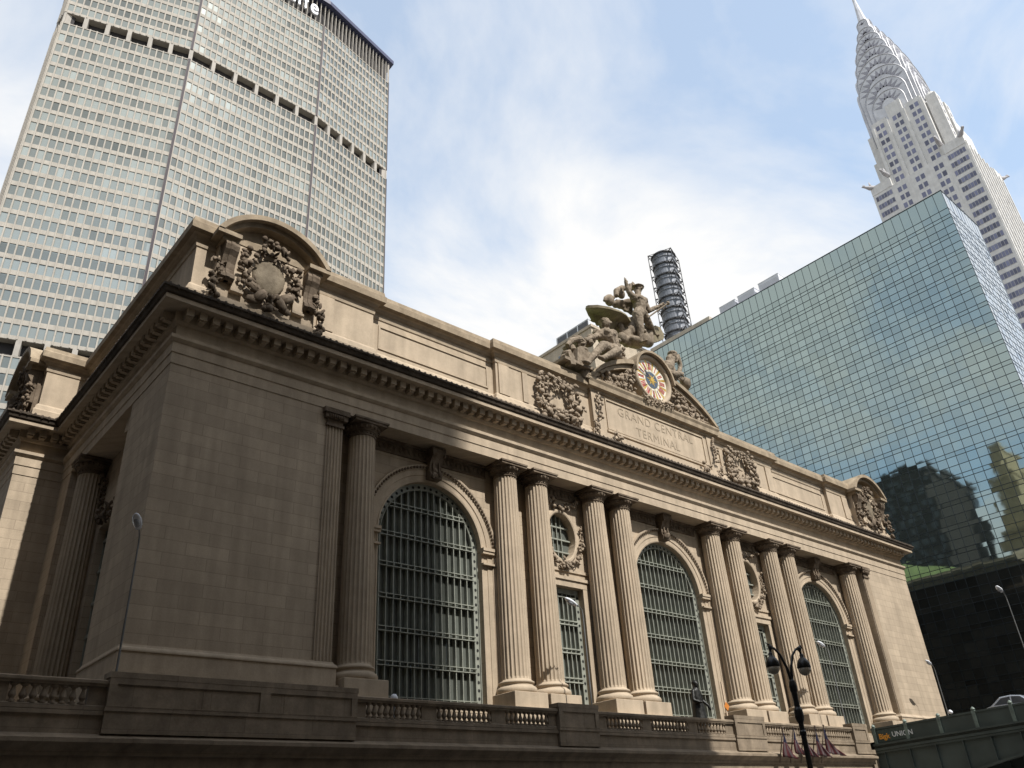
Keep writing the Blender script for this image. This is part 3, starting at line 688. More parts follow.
# ---- pediment, inscription and clock
CK = Vector((39.95,-.10,26.15))
def pediment():
    F = .15
    b = M(); b.box(32.0,48.0,F,1.2,17.86,22.75); b.box(31.6,48.4,F-.30,1.2,17.86,18.95); b.box(31.8,48.2,F-.16,1.2,18.952,19.3)
    for x0,x1 in ((32.0,33.1),(46.9,48.0)): b.box(x0,x1,F-.10,F+.02,19.302,22.7)
    root = b.build('pediment', m_stone, ST)
    f = M(); x0,x1,z0,z1,y,t=33.6,46.4,19.75,22.5,F,.12
    for a0,a1,b0,b1 in ((x0,x1,z1-t,z1),(x0,x1,z0,z0+t),(x0,x0+t,z0+t,z1-t),(x1-t,x1,z0+t,z1-t)): f.box(a0,a1,y-.09,y+.02,b0,b1)
    f.box(x0-.1,x1+.1,y-.14,y+.02,19.5,19.66)
    f.build('inscription_frame', m_stone, root)
    text_mesh('GRAND CENTRAL', 1.10, m_letter_shade, 'inscription', root, (39.95,F-.012,21.40), .012, space=1.12)
    text_mesh('TERMINAL', 1.10, m_letter_shade, 'inscription', root, (39.95,F-.012,20.15), .012, space=1.12)
    c = M(); c.sweep([(32.0,1.3),(32.0,F),(48.0,F),(48.0,1.3)], [(0,22.7),(.12,22.73),(.16,22.9),(.44,23.0),(.48,23.35),(.58,23.55),(.58,23.72),(-.6,23.8)]); c.build('pediment_cornice', m_coping, root)
    for f0,f1 in ((0.0,.36),(.64,1.0)):
        h = M(); arched_hood(h, 31.45,48.55,23.75,27.45,.40,F-.62,1.5,f0,f1); arched_hood(h, 31.9,48.1,23.75,27.0,.38,F-.34,1.3,f0,f1); h.build('arched_hood', m_coping, root)
    t = M(); t.prism(arc_pts(32.2,47.8,23.6,26.9), .55, 1.4); t.build('tympanum', m_stone, root)
    for s in (-1,1):
        o = M()
        garland(o, [(40+s*7.2,.2,24.1),(40+s*5.4,.1,24.5),(40+s*3.9,.05,25.1),(40+s*2.9,-.05,25.9)], .44, 14)
        garland(o, [(40+s*6.0,.05,24.1),(40+s*3.0,-.1,24.2)], .40, 14); garland(o, [(40+s*3.2,.0,24.7),(40+s*2.7,-.05,25.6)], .36, 12)
        o.build('carving', m_carved, root, smooth=True)
        for pts,r in (([(40+s*7.45,F-.25,22.3),(40+s*7.45,F-.3,20.2)],.26),([(40+s*7.9,F-.25,19.9),(40+s*7.9,F-.25,18.8)],.26),([(40+s*6.0,F-.4,19.3),(40+s*5.4,F-.4,18.9)],.34)):
            o = M(); garland(o, pts, r, 14); o.build('drop_ornament', m_carved, root, smooth=True)
    o = M(); garland(o, ring_pts(40,23.85,2.0,.25,-.35,10), .24, 9); o.build('carving', m_carved, root, smooth=True)
    k = M(); arched_hood(k, 37.35,42.55,26.15,28.78,.22,-.75,1.2); k.build('clock_hood', m_coping, root)
    # clock
    k = M(); k.lathe([(1.98,.0),(2.04,-.22),(2.18,-.34),(2.34,-.30),(2.42,-.12),(2.44,1.2),(1.96,1.2)], 56, CK, axis='Y', cap=False)
    ck = k.build('clock', m_stone, root, smooth=True)
    f = M(); f.lathe([(2.0,-.02),(2.0,.1)], 56, CK, axis='Y'); f.build('clock_face', simple('cream_clock_glass',(.46,.40,.26),.3,0,.15,4), ck)
    mg = simple('gold_leaf',(.62,.40,.08),.35,.6); mr = simple('red_enamel',(.34,.06,.04),.4); mb = simple('blue_enamel',(.05,.075,.11),.4); mw = simple('white_enamel',(.66,.62,.52),.4)
    def wedge(m, a, w0, w1, r0, r1, y, cupped=False):
        P = [(r0,-w0),(r1,-w1),(r1+.1,0),(r1,w1),(r0,w0)]
        m.add([(CK.x+r*sin(a)+w*cos(a), CK.y+y, CK.z+r*cos(a)-w*sin(a)) for r,w in P], [(0,1,2,3,4)])
    m = M(); 
    for i in range(12): wedge(m, 2*pi*i/12, .14,.36, .86,1.84,-.03)
    m.build('numeral_plate', mw, ck)
    m = M()
    NUM = ['XII','I','II','III','IIII','V','VI','VII','VIII','IX','X','XI']
    for i in range(12):
        a = 2*pi*i/12; n = len(NUM[i]); wd = .13
        for j,ch in enumerate(NUM[i]):
            off = (j-(n-1)/2)*wd
            def bar(o0,o1,th=.045):
                r0,r1 = 1.02,1.74
                pts=[(r0,o0-th),(r1,o1-th),(r1,o1+th),(r0,o0+th)]
                m.add([(CK.x+r*sin(a)+w*cos(a), CK.y-.04, CK.z+r*cos(a)-w*sin(a)) for r,w in pts], [(0,1,2,3)])
            if ch=='I': bar(off,off)
            elif ch=='V': bar(off,off-.06); bar(off,off+.06)
            else: bar(off-.055,off+.055); bar(off+.055,off-.055)
    m.build('numeral', mr, ck)
    m = M(); 
    for i in range(12): wedge(m, 2*pi*(i+.5)/12, .03,.11, 1.0,1.86,-.028)
    m.build('gold_ray', mg, ck)
    m = M(); m.lathe([(.80,-.05),(.80,.0)], 40, CK, axis='Y'); m.build('clock_centre', mb, ck)
    m = M()
    for i in range(12): wedge(m, 2*pi*i/12+.1, .10,.02,.05,.42+.18*(i%2),-.07)
    m.lathe([(.2,-.1),(.2,.0)],16,CK,axis='Y'); m.build('sun_ornament', mg, ck)
    m = M(); wedge(m, radians(316), .05,.09,.0,1.05,-.085); wedge(m, radians(292),.04,.05,.0,1.62,-.095); m.build('clock_hand', simple('clock_hand',(.05,.05,.05),.4), ck)
pediment()

# ------------------------------------------------------------------ carved figures on the pediment
def figure(name, label, cat, base, caps, ells, voxel=.11, mat=None, disp=.11, group=None, parent=None, smooth_it=1):
    m = M()
    for a,b,ra,rb in caps: m.capsule(a,b,ra,rb)
    for e in ells:
        R = None
        if len(e)>2: R = Matrix.Rotation(e[2][0],3,e[2][1])
        m.ell(e[0], e[1], R, nu=14, nv=10)
    o = m.build(name, mat or m_statue, parent, base, smooth=True)
    r = o.modifiers.new('fuse','REMESH'); r.mode='VOXEL'; r.voxel_size = voxel; r.use_smooth_shade = True
    sm = o.modifiers.new('soften','SMOOTH'); sm.iterations = smooth_it; sm.factor = .5
    if disp:
        t = bpy.data.textures.get('chisel') or bpy.data.textures.new('chisel','CLOUDS'); t.noise_scale = .2; t.noise_depth = 3
        d = o.modifiers.new('chisel','DISPLACE'); d.texture = t; d.strength = disp; d.mid_level = .5; d.texture_coords = 'GLOBAL'
    if label: o['label'] = label; o['category'] = cat
    if group: o['group'] = group
    return o
def ray_at(px, py, y):
    d = RC.transposed() @ Vector(((px-512)/CAM_F,(py-384)/CAM_F,1.0)); t = (y-CAM_C.y)/d.y; return CAM_C + d*t
# joints measured once in the facade plane, then given depth
def central_figure():
    P = lambda zx,zy,y=.1: ray_at(580+zx/10.24, 270+zy/10.24, y)
    head = P(592,205); neck = P(592,268); chest = P(610,330); waist = P(612,420); hipR = P(590,455,-.05); hipL = P(640,455,.25)
    shR = P(552,288,.1); elR = P(500,225,.15); haR = P(466,110,.1)
    shL = P(655,330,.1); elL = P(705,418,-.1); haL = P(850,352,-.5)
    knR = P(620,590,-.25); anR = P(622,735,-.1); knL = P(715,560,.2); anL = P(765,670,.9)
    caps = [(neck,head,.30,.30),(chest,waist,.70,.52),(waist,hipR,.52,.55),(waist,hipL,.52,.52),(shR,shL,.42,.42),(shR,elR,.34,.24),(elR,haR,.24,.16),
            (shL,elL,.34,.25),(elL,haL,.24,.16),(hipR,knR,.52,.33),(knR,anR,.33,.20),(hipL,knL,.50,.32),(knL,anL,.31,.19),(neck,chest,.34,.66)]
    up = (head-neck).normalized()
    ells = [(head+up*.10,(.36,.42,.46)),(head+up*.10+Vector((.05,-.42,-.08)),(.08,.12,.12)),
            (head+up*.34,(.66,.62,.10)),(head+up*.46,(.38,.40,.26)),(head+up*.5+Vector((-.5,.1,.05)),(.28,.08,.30)),(head+up*.5+Vector((.5,.1,.05)),(.28,.08,.30)),
            (haR+Vector((-.08,0,.14)),(.06,.07,.26)),(haR+Vector((.10,0,.16)),(.05,.06,.24)),(haR+Vector((.22,0,.05)),(.16,.06,.06)),(haL,(.2,.2,.18)),
            (anR+Vector((.05,-.3,-.15)),(.2,.45,.16)),(anL+Vector((.1,-.1,-.1)),(.22,.42,.16)),(chest+Vector((-.28,-.42,.15)),(.36,.26,.28)),(chest+Vector((.30,-.42,.15)),(.36,.26,.28))]
    o = figure('standing_figure', 'stone figure in a winged hat standing above the clock with one arm raised', 'statue', (40,0,28.8), caps, ells, .06)
    # staff in the left hand
    s = M(); a = P(690,490,-.2); b = P(900,340,-.8); s.tube([a,(a+b)/2,b],.075,8); s.ell(b,(.2,.2,.2))
    for t in (.72,.84): q = a+(b-a)*t; s.tube([q+Vector((.2,0,.2)),q+Vector((-.2,0,.15)),q+Vector((.2,0,-.2))],.05,6)
    s.build('staff', m_statue, o)
    # cloak blowing out behind the shoulders
    rows = []
    A = [P(545,275,.6),P(440,305,.9),P(330,325,1.2),P(310,345,1.3)]
    Bq = [P(560,380,.9),P(460,385,1.2),P(380,375,1.4),P(320,372,1.4)]
    Cq = [P(560,470,1.0),P(500,450,1.3),P(450,420,1.5),P(380,395,1.5)]
    m = M(); n=4; g = [A,Bq,Cq]
    vs = [p for row in g for p in row]; fs = [(r*n+c,r*n+c+1,(r+1)*n+c+1,(r+1)*n+c) for r in range(2) for c in range(3)]
    m.add(vs,fs); k = m.build('cloak', m_statue, o, smooth=True); sd_=k.modifiers.new('thick','SOLIDIFY'); sd_.thickness=.3; sb=k.modifiers.new('sub','SUBSURF'); sb.levels=sb.render_levels=3
    t = bpy.data.textures.new('folds','CLOUDS'); t.noise_scale=.8; dm=k.modifiers.new('folds','DISPLACE'); dm.texture=t; dm.strength=.5; dm.texture_coords='GLOBAL'
    c = M(); c.tube([P(370,270,1.0),P(372,215,1.0),P(430,185,1.0),P(480,190,.9)],[.25,.3,.3,.2],10); c.ell(P(415,240,1.1),(.55,.35,.6)); c.tube([P(520,150,.9),P(518,215,.8)],[.22,.2],10); c.ell(P(518,160,.9),(.26,.22,.26)); c.ell(P(300,310,1.2),(.5,.45,.62)); c.tube([P(250,320,1.2),P(262,285,1.2),P(310,268,1.2),P(350,295,1.2)],[.16,.2,.22,.16],8)
    cc = c.build('drapery', m_statue, o, smooth=True); r=cc.modifiers.new('fuse','REMESH'); r.mode='VOXEL'; r.voxel_size=.1; r.use_smooth_shade=True
    # eagle behind the knees, wings spread
    e = M()
    bd = P(520,600,1.2); e.ell(bd,(1.0,.8,1.2)); e.capsule(P(470,640,1.0),P(480,740,.8),.55,.5); e.capsule(P(560,620,.6),P(660,625,-.2),.42,.22); e.capsule(P(690,600,.9),P(700,740,.9),.5,.55)
    e.ell(P(650,700,.8),(.7,.6,.9)); e.ell(P(400,600,1.0),(.5,.5,.7)); e.ell(P(430,700,.7),(.55,.5,.6)); e.capsule(P(560,520,.8),P(540,640,.6),.5,.55); e.ell(P(560,740,.5),(1.1,.8,.5))
    ea = e.build('eagle', m_statue, None, (38.8,1,28.8), smooth=True); ea['label']='carved stone eagle spreading wide scalloped wings behind the legs of the messenger figure'; ea['category']='sculpture'
    r=ea.modifiers.new('fuse','REMESH'); r.mode='VOXEL'; r.voxel_size=.11; r.use_smooth_shade=True
    w = M(); T=[P(80,360,-1.0),P(180,356,-1.0),P(290,374,-.8),P(400,410,-.5),P(470,450,-.2),P(520,510,.1)]; U=[P(90,415,.9),P(135,505,1.2),P(215,575,1.4),P(320,630,1.4),P(420,635,1.3),P(500,600,1.0)]
    nb = 30; top=[];bot=[]
    def lerp(arr,t): s_=t*(len(arr)-1); i=min(int(s_),len(arr)-2); return arr[i]+(arr[i+1]-arr[i])*(s_-i)
    for i in range(nb+1):
        t=i/nb; a=lerp(T,t); b=lerp(U,t); b = b + (b-a).normalized()*(.34*abs(sin(t*pi*9))); top.append(a); bot.append(b)
    mid=[(a+b)/2+Vector((0,.25,.3)) for a,b in zip(top,bot)]; q=nb+1
    w.add(top+mid+bot,[(i,i+1,q+i+1,q+i) for i in range(nb)]+[(q+i,q+i+1,2*q+i+1,2*q+i) for i in range(nb)])
    wo=w.build('wing', stone('dark_olive_stone',(0.25,0.21,0.135),soot=.45), ea, smooth=False); sl=wo.modifiers.new('thick','SOLIDIFY'); sl.thickness=.22  # wing stone darker and more olive than the figures
    w = M(); T=[P(690,600,.9),P(750,580,1.1),P(800,600,1.2),P(838,670,1.2)]; U=[P(690,740,.8),P(740,750,.8),P(790,735,.9),P(836,715,1.1)]; top=[];bot=[]
    for i in range(nb+1): t=i/nb; a=lerp(T,t); b=lerp(U,t); b=b+(b-a).normalized()*(.12*abs(sin(t*pi*6))); top.append(a); bot.append(b)
    w.add(top+bot,[(i,i+1,q+i+1,q+i) for i in range(nb)]); wo=w.build('wing', bpy.data.materials['dark_olive_stone'], ea); sl=wo.modifiers.new('thick','SOLIDIFY'); sl.thickness=.25
central_figure()
def seated_left():
    P = lambda zx,zy,y=0: ray_at(540+zx/10.975, 300+zy/10.971, y)
    head=P(722,265,-.2); neck=P(715,335,0); chest=P(720,400,0); pel=P(775,520,.2)
    shR=P(655,390,.1); elR=P(600,405,.1); haR=P(505,435,.0); shL=P(800,375,.2); elL=P(830,440,.0); haL=P(860,520,-.3)
    hipR=P(740,535,.1); knR=P(690,500,-1.0); anR=P(520,690,-.9); hipL=P(790,545,.1); knL=P(850,560,-1.2); anL=P(690,640,-1.3)
    caps=[(neck,head,.32,.34),(neck,chest,.36,.78),(chest,pel,.78,.62),(shR,shL,.45,.45),(shR,elR,.36,.28),(elR,haR,.28,.18),(shL,elL,.36,.28),(elL,haL,.27,.18),
          (hipR,knR,.58,.40),(knR,anR,.40,.22),(hipL,knL,.58,.38),(knL,anL,.38,.22)]
    ells=[(head,(.44,.48,.52)),(head+Vector((.15,-.45,-.05)),(.1,.14,.14)),(head+Vector((-.05,.1,.25)),(.5,.5,.36)),(haR,(.22,.2,.2)),(anR+Vector((-.25,-.15,-.12)),(.45,.25,.18)),
          (chest+Vector((-.25,-.5,.1)),(.4,.28,.3)),(chest+Vector((.35,-.5,.1)),(.4,.28,.3)),(anL+Vector((-.3,-.1,-.1)),(.4,.22,.18)),(P(760,600,.2),(1.3,.9,.6))]
    o = figure('seated_figure','muscular stone figure seated left of the clock, one leg stretched along the arch','statue',(37,0,28),caps,ells,.06)
    # the stack of tools and machinery at its elbow
    m=M()
    m.box(-.75,.75,-.5,.5,-.2,.1,R=Matrix.Rotation(.2,3,'Y'),o=P(430,720,.1))
    for k,(zx,zy,r) in enumerate(((430,480,.55),(330,540,.5),(340,670,.6),(460,560,.5),(400,440,.5),(300,600,.45),(520,470,.5),(560,430,.45),(620,360,.35),(270,640,.4),(420,640,.4),(520,610,.4))):
        m.ell(P(zx,zy,.35),(r*random.uniform(.9,1.3),r,r*random.uniform(.7,1.0)),Matrix.Rotation(random.uniform(-.6,.6),3,'Y'),nu=12,nv=8,jit=.12)
    m.tube([P(300,500,.0),P(350,440,.0),P(440,425,.0),P(490,470,.0)],[.2,.24,.24,.2],10)
    m.box(-.28,.28,-.35,.35,-.5,.5,R=Matrix.Rotation(-.2,3,'Y'),o=P(320,660,-.3)); m.box(-.22,.22,-.3,.3,-.9,.6,R=Matrix.Rotation(.15,3,'Y'),o=P(405,620,-.2)); m.lathe([(.1,-.1),(.75,-.1),(.75,.1),(.1,.1)],18,P(470,600,.0),axis='Y')
    m.box(-2.0,1.2,-.75,.9,-.14,.12,R=Matrix.Rotation(.0,3,'Y'),o=P(400,748,.1)); m.lathe([(.62,-.9),(.66,-.3),(.5,.0)],16,P(470,780,.2))
    t=m.build('tool_stack', m_statue, None, P(400,740,.2)); t['label']='carved stone pile of anvils, cogs and tools beside the seated figure left of the clock'; t['category']='sculpture'
    r=M(); garland(r,[P(720,640,.3),P(800,610,.3),P(900,570,.3)],.36,10); garland(r,[P(870,500,.4),P(850,600,.4),P(900,640,.4)],.42,10); r.ell(P(820,640,.8),(1.6,.6,.8),nu=14,nv=10,jit=.1)
    rr=r.build('rock_seat', m_statue, None, P(750,640,0), smooth=False); rr['label']='rough carved rocks and foliage under the seated figure left of the clock'; rr['category']='sculpture'
seated_left()
def seated_right():
    P = lambda zx,zy,y=.2: ray_at(640+zx/10.24, 330+zy/10.24, y)
    head=P(335,270); neck=P(320,340); chest=P(270,385); pel=P(240,440,.5)
    caps=[(neck,head,.3,.32),(neck,chest,.35,.7),(chest,pel,.7,.7),(chest,P(330,400),.4,.3),(P(330,400),P(345,450,-.2),.3,.22),(P(300,345),P(290,290),.32,.26),(P(290,290),P(335,245),.24,.18),
          (P(385,265),P(415,360),.22,.2),(P(415,360),P(400,440),.2,.24),(pel,P(340,455,-.6),.5,.36),(P(340,455,-.6),P(430,450,-.4),.34,.2),(P(360,320),P(385,270),.2,.22)]
    ells=[(head,(.42,.42,.48)),(head+Vector((0,0,.28)),(.5,.48,.26)),(P(180,340,.6),(.6,.6,.7)),(P(210,400,.4),(.6,.6,.6)),(P(130,310,.8),(.4,.4,.5)),(P(240,460,.2),(1.2,.7,.35))]
    figure('reclining_figure','stone figure reclining right of the clock with a bent arm raised to its head','statue',(42.5,.2,28),caps,ells,.06)
    m=M(); m.ell(P(465,550,.3),(.55,.5,.62),nu=14,nv=10,jit=.04); garland(m,[P(280,480,-.2),P(350,480,-.3),P(430,500,-.2)],.3,9); m.tube([P(420,520,.2),P(440,500,.2),P(500,520,.2)],[.2,.24,.2],10)
    o=m.build('scroll_ornament', m_statue, None, P(465,550,.3), smooth=True); o['label']='small carved stone globe and scrolls on the right shoulder of the clock arch'; o['category']='sculpture'
seated_right()

# ------------------------------------------------------------------ terrace, balustrade
TY = -3.8; RAIL = -2.06
def terrace():
    t = thing('terrace_wall', 'long stone terrace wall with moulded ledges carrying the balustrade in front of the station', 'wall', (27,-4,-9.8))
    m = M(); m.box(-60,54.9,-3.75,0.3,-9.8,-4.62); m.build('wall', m_terrace, t)
    m = M(); m.sweep([(-60,TY),(54.9,TY),(54.9,.3)], [(-.2,-4.64),(.08,-4.62),(.10,-4.45),(.30,-4.30),(.42,-4.22),(.42,-4.08),(.18,-3.98),(.05,-3.90),(.05,-3.32),(.14,-3.28),(.14,-3.14),(-4.2,-3.12)]); m.build('ledge', m_terrace, t)
    b = thing('balustrade', 'stone balustrade with solid panelled piers along the front edge of the terrace', 'balustrade', (27,TY,-3.1))
    solid = [(-12,-4.6),(-2.0,9.75),(12.8,13.68),(17.08,18.0),(21.02,25.5),(28.6,29.38),(32.9,33.76),(36.7,41.3),(44.16,45.02),(48.3,49.0),(52.5,54.9)]
    tall = {(-2.0,9.75),(21.02,25.5),(36.7,41.3),(52.5,54.9)}
    r = M(); r.sweep([(-12,TY),(54.9,TY)], [(-.30,-2.30),(.14,-2.30),(.16,-2.24),(.20,-2.20),(.20,-2.10),(.14,RAIL),(-.30,RAIL)]); r.build('handrail', m_terrace, b)
    r = M(); r.sweep([(-12,TY),(54.9,TY)], [(-.24,-3.12),(.10,-3.118),(.10,-2.98),(.06,-2.94),(-.24,-2.94)]); r.build('bottom_rail', m_terrace, b)
    for k,(x0,x1) in enumerate(solid):
        p = M()
        if (x0,x1)==(-2.0,9.75): xa,xb = -1.38,9.15
        elif (x0,x1)==(21.02,25.5): xa,xb = 21.6,24.65
        elif (x0,x1)==(36.7,41.3): xa,xb = 37.5,40.9
        elif (x0,x1)==(52.5,54.9): xa,xb = 52.7,54.9
        else: xa=xb=None
        p.box(x0,x1,TY-.02,TY+.22,-2.94,-2.30)
        if xa is not None:
            p.box(xa,xb,TY-.22,TY+.4,-3.9,-1.98); p.box(xa-.03,xb+.03,TY-.27,TY+.4,-3.14,-3.0); p.box(xa-.04,xb+.04,TY-.29,TY+.46,-1.978,-1.77)
            f=.28; y=TY-.22; mid=[(xa+xb)/2+.9] if xb-xa>8 else []
            for q in mid: p.box(q-.22,q+.22,y-.06,y+.01,-2.95,-2.2)
            for a0,a1,b0,b1 in ((xa,xb,-2.2,-1.98),(xa,xb,-2.999,-2.95),(xa,xa+f,-2.95,-2.2),(xb-f,xb,-2.95,-2.2)): p.box(a0,a1,y-.06,y+.01,b0,b1)
            if xb-xa>8:
                for u in (.34,.67): p.box(xa+(xb-xa)*u-.02,xa+(xb-xa)*u+.02,y-.012,y+.01,-2.95,-2.2)
        p.build('pier', m_terrace, b)
    prof = [(.13,0),(.13,.07),(.07,.09),(.075,.13),(.125,.22),(.12,.28),(.06,.46),(.055,.52),(.085,.55),(.13,.57),(.13,.64)]
    first=None
    for (a0,a1),(b0,b1) in zip(solid[:-1],solid[1:]):
        g0,g1 = a1,b0; n = max(6,int(round((g1-g0)/.31)))
        for i in range(n):
            x = g0+(i+.5)*(g1-g0)/n
            if first is None:
                m=M(); m.lathe(prof,12,(x,TY+.02,-2.94)); first=m.build('baluster', m_terrace, b, (x,TY+.02,-2.94), smooth=False)
            else: copy_tree(first, Vector((x,TY+.02,-2.94))-wloc(b))
terrace()

# ------------------------------------------------------------------ viaduct
def viaduct():
    t = thing('viaduct', 'green steel road viaduct with solid railing at the right end of the terrace', 'bridge', (60,-16,-9.8))
    X0,X1 = 55.9,69.0
    def zd(y): return -3.0 - .030*(y+4)      # deck climbs gently away from the station
    ys = [-.5,-4,-8,-12,-16,-20,-24,-28,-32]
    m = M()
    for a,b in zip(ys[:-1],ys[1:]): m.add([(X0+.2,a,zd(a)),(X1-.2,a,zd(a)),(X1-.2,b,zd(b)),(X0+.2,b,zd(b)),(X0+.2,a,zd(a)-.4),(X1-.2,a,zd(a)-.4),(X1-.2,b,zd(b)-.4),(X0+.2,b,zd(b)-.4)],[(0,3,2,1),(4,5,6,7)])
    m.build('deck', m_asphalt, t)
    # fascia girders: flat top, arched underside, stiffener plates
    def low(y): u=(y+21)/19.0; return zd(y)-1.75-3.6*u*u
    for x in (X0,X1):
        g = M(); n=40; yy=[-3.9-34*i/n for i in range(n+1)]
        poly=[(y,zd(y)-.75) for y in yy]+[(y,max(GZ,low(y))) for y in yy[::-1]]
        for i in range(n):
            q=[(yy[i],zd(yy[i])-.72),(yy[i+1],zd(yy[i+1])-.72),(yy[i+1],max(GZ,low(yy[i+1]))),(yy[i],max(GZ,low(yy[i])))]
            g.add([(x-.06,a,z) for a,z in q]+[(x+.06,a,z) for a,z in q],[(0,1,2,3),(7,6,5,4),(0,4,5,1),(2,6,7,3)])
            for (za,zb_) in ((zd(yy[i])-.72,zd(yy[i+1])-.72),(max(GZ,low(yy[i])),max(GZ,low(yy[i+1])))):
                g.add([(x-.28,yy[i],za),(x+.28,yy[i],za),(x+.28,yy[i+1],zb_),(x-.28,yy[i+1],zb_),(x-.28,yy[i],za-.14),(x+.28,yy[i],za-.14),(x+.28,yy[i+1],zb_-.14),(x-.28,yy[i+1],zb_-.14)],[(0,1,2,3),(7,6,5,4),(0,4,5,1),(3,2,6,7),(1,5,6,2),(0,3,7,4)])
        for k in range(17):
            y=-4.6-2.0*k; g.box(x-.24,x+.24,y-.03,y+.03,max(GZ,low(y)),zd(y)-.75)
        g.build('girder', m_steelgreen, t)
        f = M()   # cornice moulding above the girder, railing panels and posts
        for i in range(n):
            for dx,z0,z1 in ((.34,-.70,-.52),(.20,-.52,-.34),(.40,-.34,-.20)):
                a,b=yy[i],yy[i+1]
                f.add([(x-dx,a,zd(a)+z0),(x+dx,a,zd(a)+z0),(x+dx,b,zd(b)+z0),(x-dx,b,zd(b)+z0),(x-dx,a,zd(a)+z1),(x+dx,a,zd(a)+z1),(x+dx,b,zd(b)+z1),(x-dx,b,zd(b)+z1)],[(0,1,2,3),(7,6,5,4),(3,7,4,0),(1,5,6,2)])
            a,b=yy[i],yy[i+1]; f.add([(x-.05,a,zd(a)-.2),(x+.05,a,zd(a)-.2),(x+.05,b,zd(b)-.2),(x-.05,b,zd(b)-.2),(x-.05,a,zd(a)+.82),(x+.05,a,zd(a)+.82),(x+.05,b,zd(b)+.82),(x-.05,b,zd(b)+.82)],[(7,6,5,4),(3,7,4,0),(1,5,6,2)])
            f.add([(x-.12,a,zd(a)+.80),(x+.12,a,zd(a)+.80),(x+.12,b,zd(b)+.80),(x-.12,b,zd(b)+.80),(x-.12,a,zd(a)+.93),(x+.12,a,zd(a)+.93),(x+.12,b,zd(b)+.93),(x-.12,b,zd(b)+.93)],[(0,1,2,3),(7,6,5,4),(3,7,4,0),(1,5,6,2)])
        f.build('railing', m_steelgreen, t)
        mpost=simple('worn_green_post',(.16,.20,.17),.6,0,.4,3)
        for k in range(14):
            p = M(); y=-4.1-2.6*k; p.box(x-.14,x+.14,y-.12,y+.12,zd(y)-.2,zd(y)+.98); p.lathe([(.10,.98),(.16,1.05),(.10,1.16),(.02,1.22)],10,(x,y,zd(y))); p.build('railing_post', mpost, t)
    # banner tied to the railing near the station
    b = M(); y0,y1=-4.35,-7.1; b.add([(X0-.10,y0,zd(y0)-.12),(X0-.10,y1,zd(y1)-.12),(X0-.10,y1,zd(y1)+.74),(X0-.10,y0,zd(y0)+.74)],[(0,1,2,3)]); bn=b.build('banner', simple('dark_banner',(.055,.075,.062),.7,0,.3,8), t)
    mo=simple('banner_orange',(.85,.36,.04),.6); mw=simple('banner_white',(.72,.75,.74),.6)
    text_mesh('Bigk',.52,mo,'banner_lettering',bn,(X0-.115,-4.42,zd(-4.4)+.10),.004,'LEFT',(pi/2,0,-pi/2),.012)
    text_mesh('UNION',.50,mw,'banner_lettering',bn,(X0-.115,-5.50,zd(-5.4)+.14),.004,'LEFT',(pi/2,0,-pi/2),.008)
    # stone pier where the girder lands
    s = M(); s.box(55.0,57.2,-3.9,.3,-9.8,-3.9); s.box(54.95,57.3,-4.0,.3,-3.898,-3.6); s.build('abutment', m_terrace, t)
viaduct()

def car():
    z0=-2.55; xc=61.8; y0=-15.6; L=4.7; hw=.9
    t = thing('car', 'silver van on the viaduct, only its roof and windows showing above the green railing', 'car', (xc,y0+L/2,z0))
    mp = simple('silver_car_paint',(.42,.45,.50),.25,.7); mg = simple('car_glass',(.03,.035,.04),.08)
    prof=[(0,.35),(.05,.75),(.9,.92),(1.35,1.0),(2.0,1.42),(2.7,1.50),(3.5,1.46),(4.25,1.02),(4.62,.95),(4.7,.45),(4.6,.3),(.1,.3)]
    m=M(); n=len(prof); secs=[(-hw,.0),(-hw*.96,0),(hw*.96,0),(hw,0)]
    vs=[]; 
    for sx,ins in ((-1,1),(1,1)):
        for y,z in prof: k=1-.22*max(0,(z-.95)/.55); vs.append((xc+sx*hw*k,y0+y,z0+z*1.30))
    m.add(vs,[tuple(range(n)),tuple(range(2*n-1,n-1,-1))]+[(i,(i+1)%n,(i+1)%n+n,i+n)[::-1] for i in range(n)])
    m.build('body', mp, t, bevel=.05)
    w=M()
    for s in (-1,1):
        for pts in ([(1.5,1.02),(2.02,1.36),(2.65,1.42),(2.65,1.02)],[(2.75,1.02),(2.75,1.42),(3.4,1.38),(3.98,1.04)]):
            q=[(xc+s*(hw*(1-.22*max(0,(z-.95)/.55))+.012),y0+y,z0+z*1.30) for y,z in pts]; w.add(q,[(0,1,2,3)])
    w.build('side_window', mg, t)
    for s in (-1,1):
        for y in (.85,3.75):
            q=M(); q.lathe([(.32,-.1),(.33,.1)],20,(0,0,0),axis='Y'); q.v=[(xc+s*(hw-.08)+b,y0+y+a,z0+.33+c) for a,b,c in q.v]; q.build('wheel', simple('tyre',(.02,.02,.02),.9), t)
car()

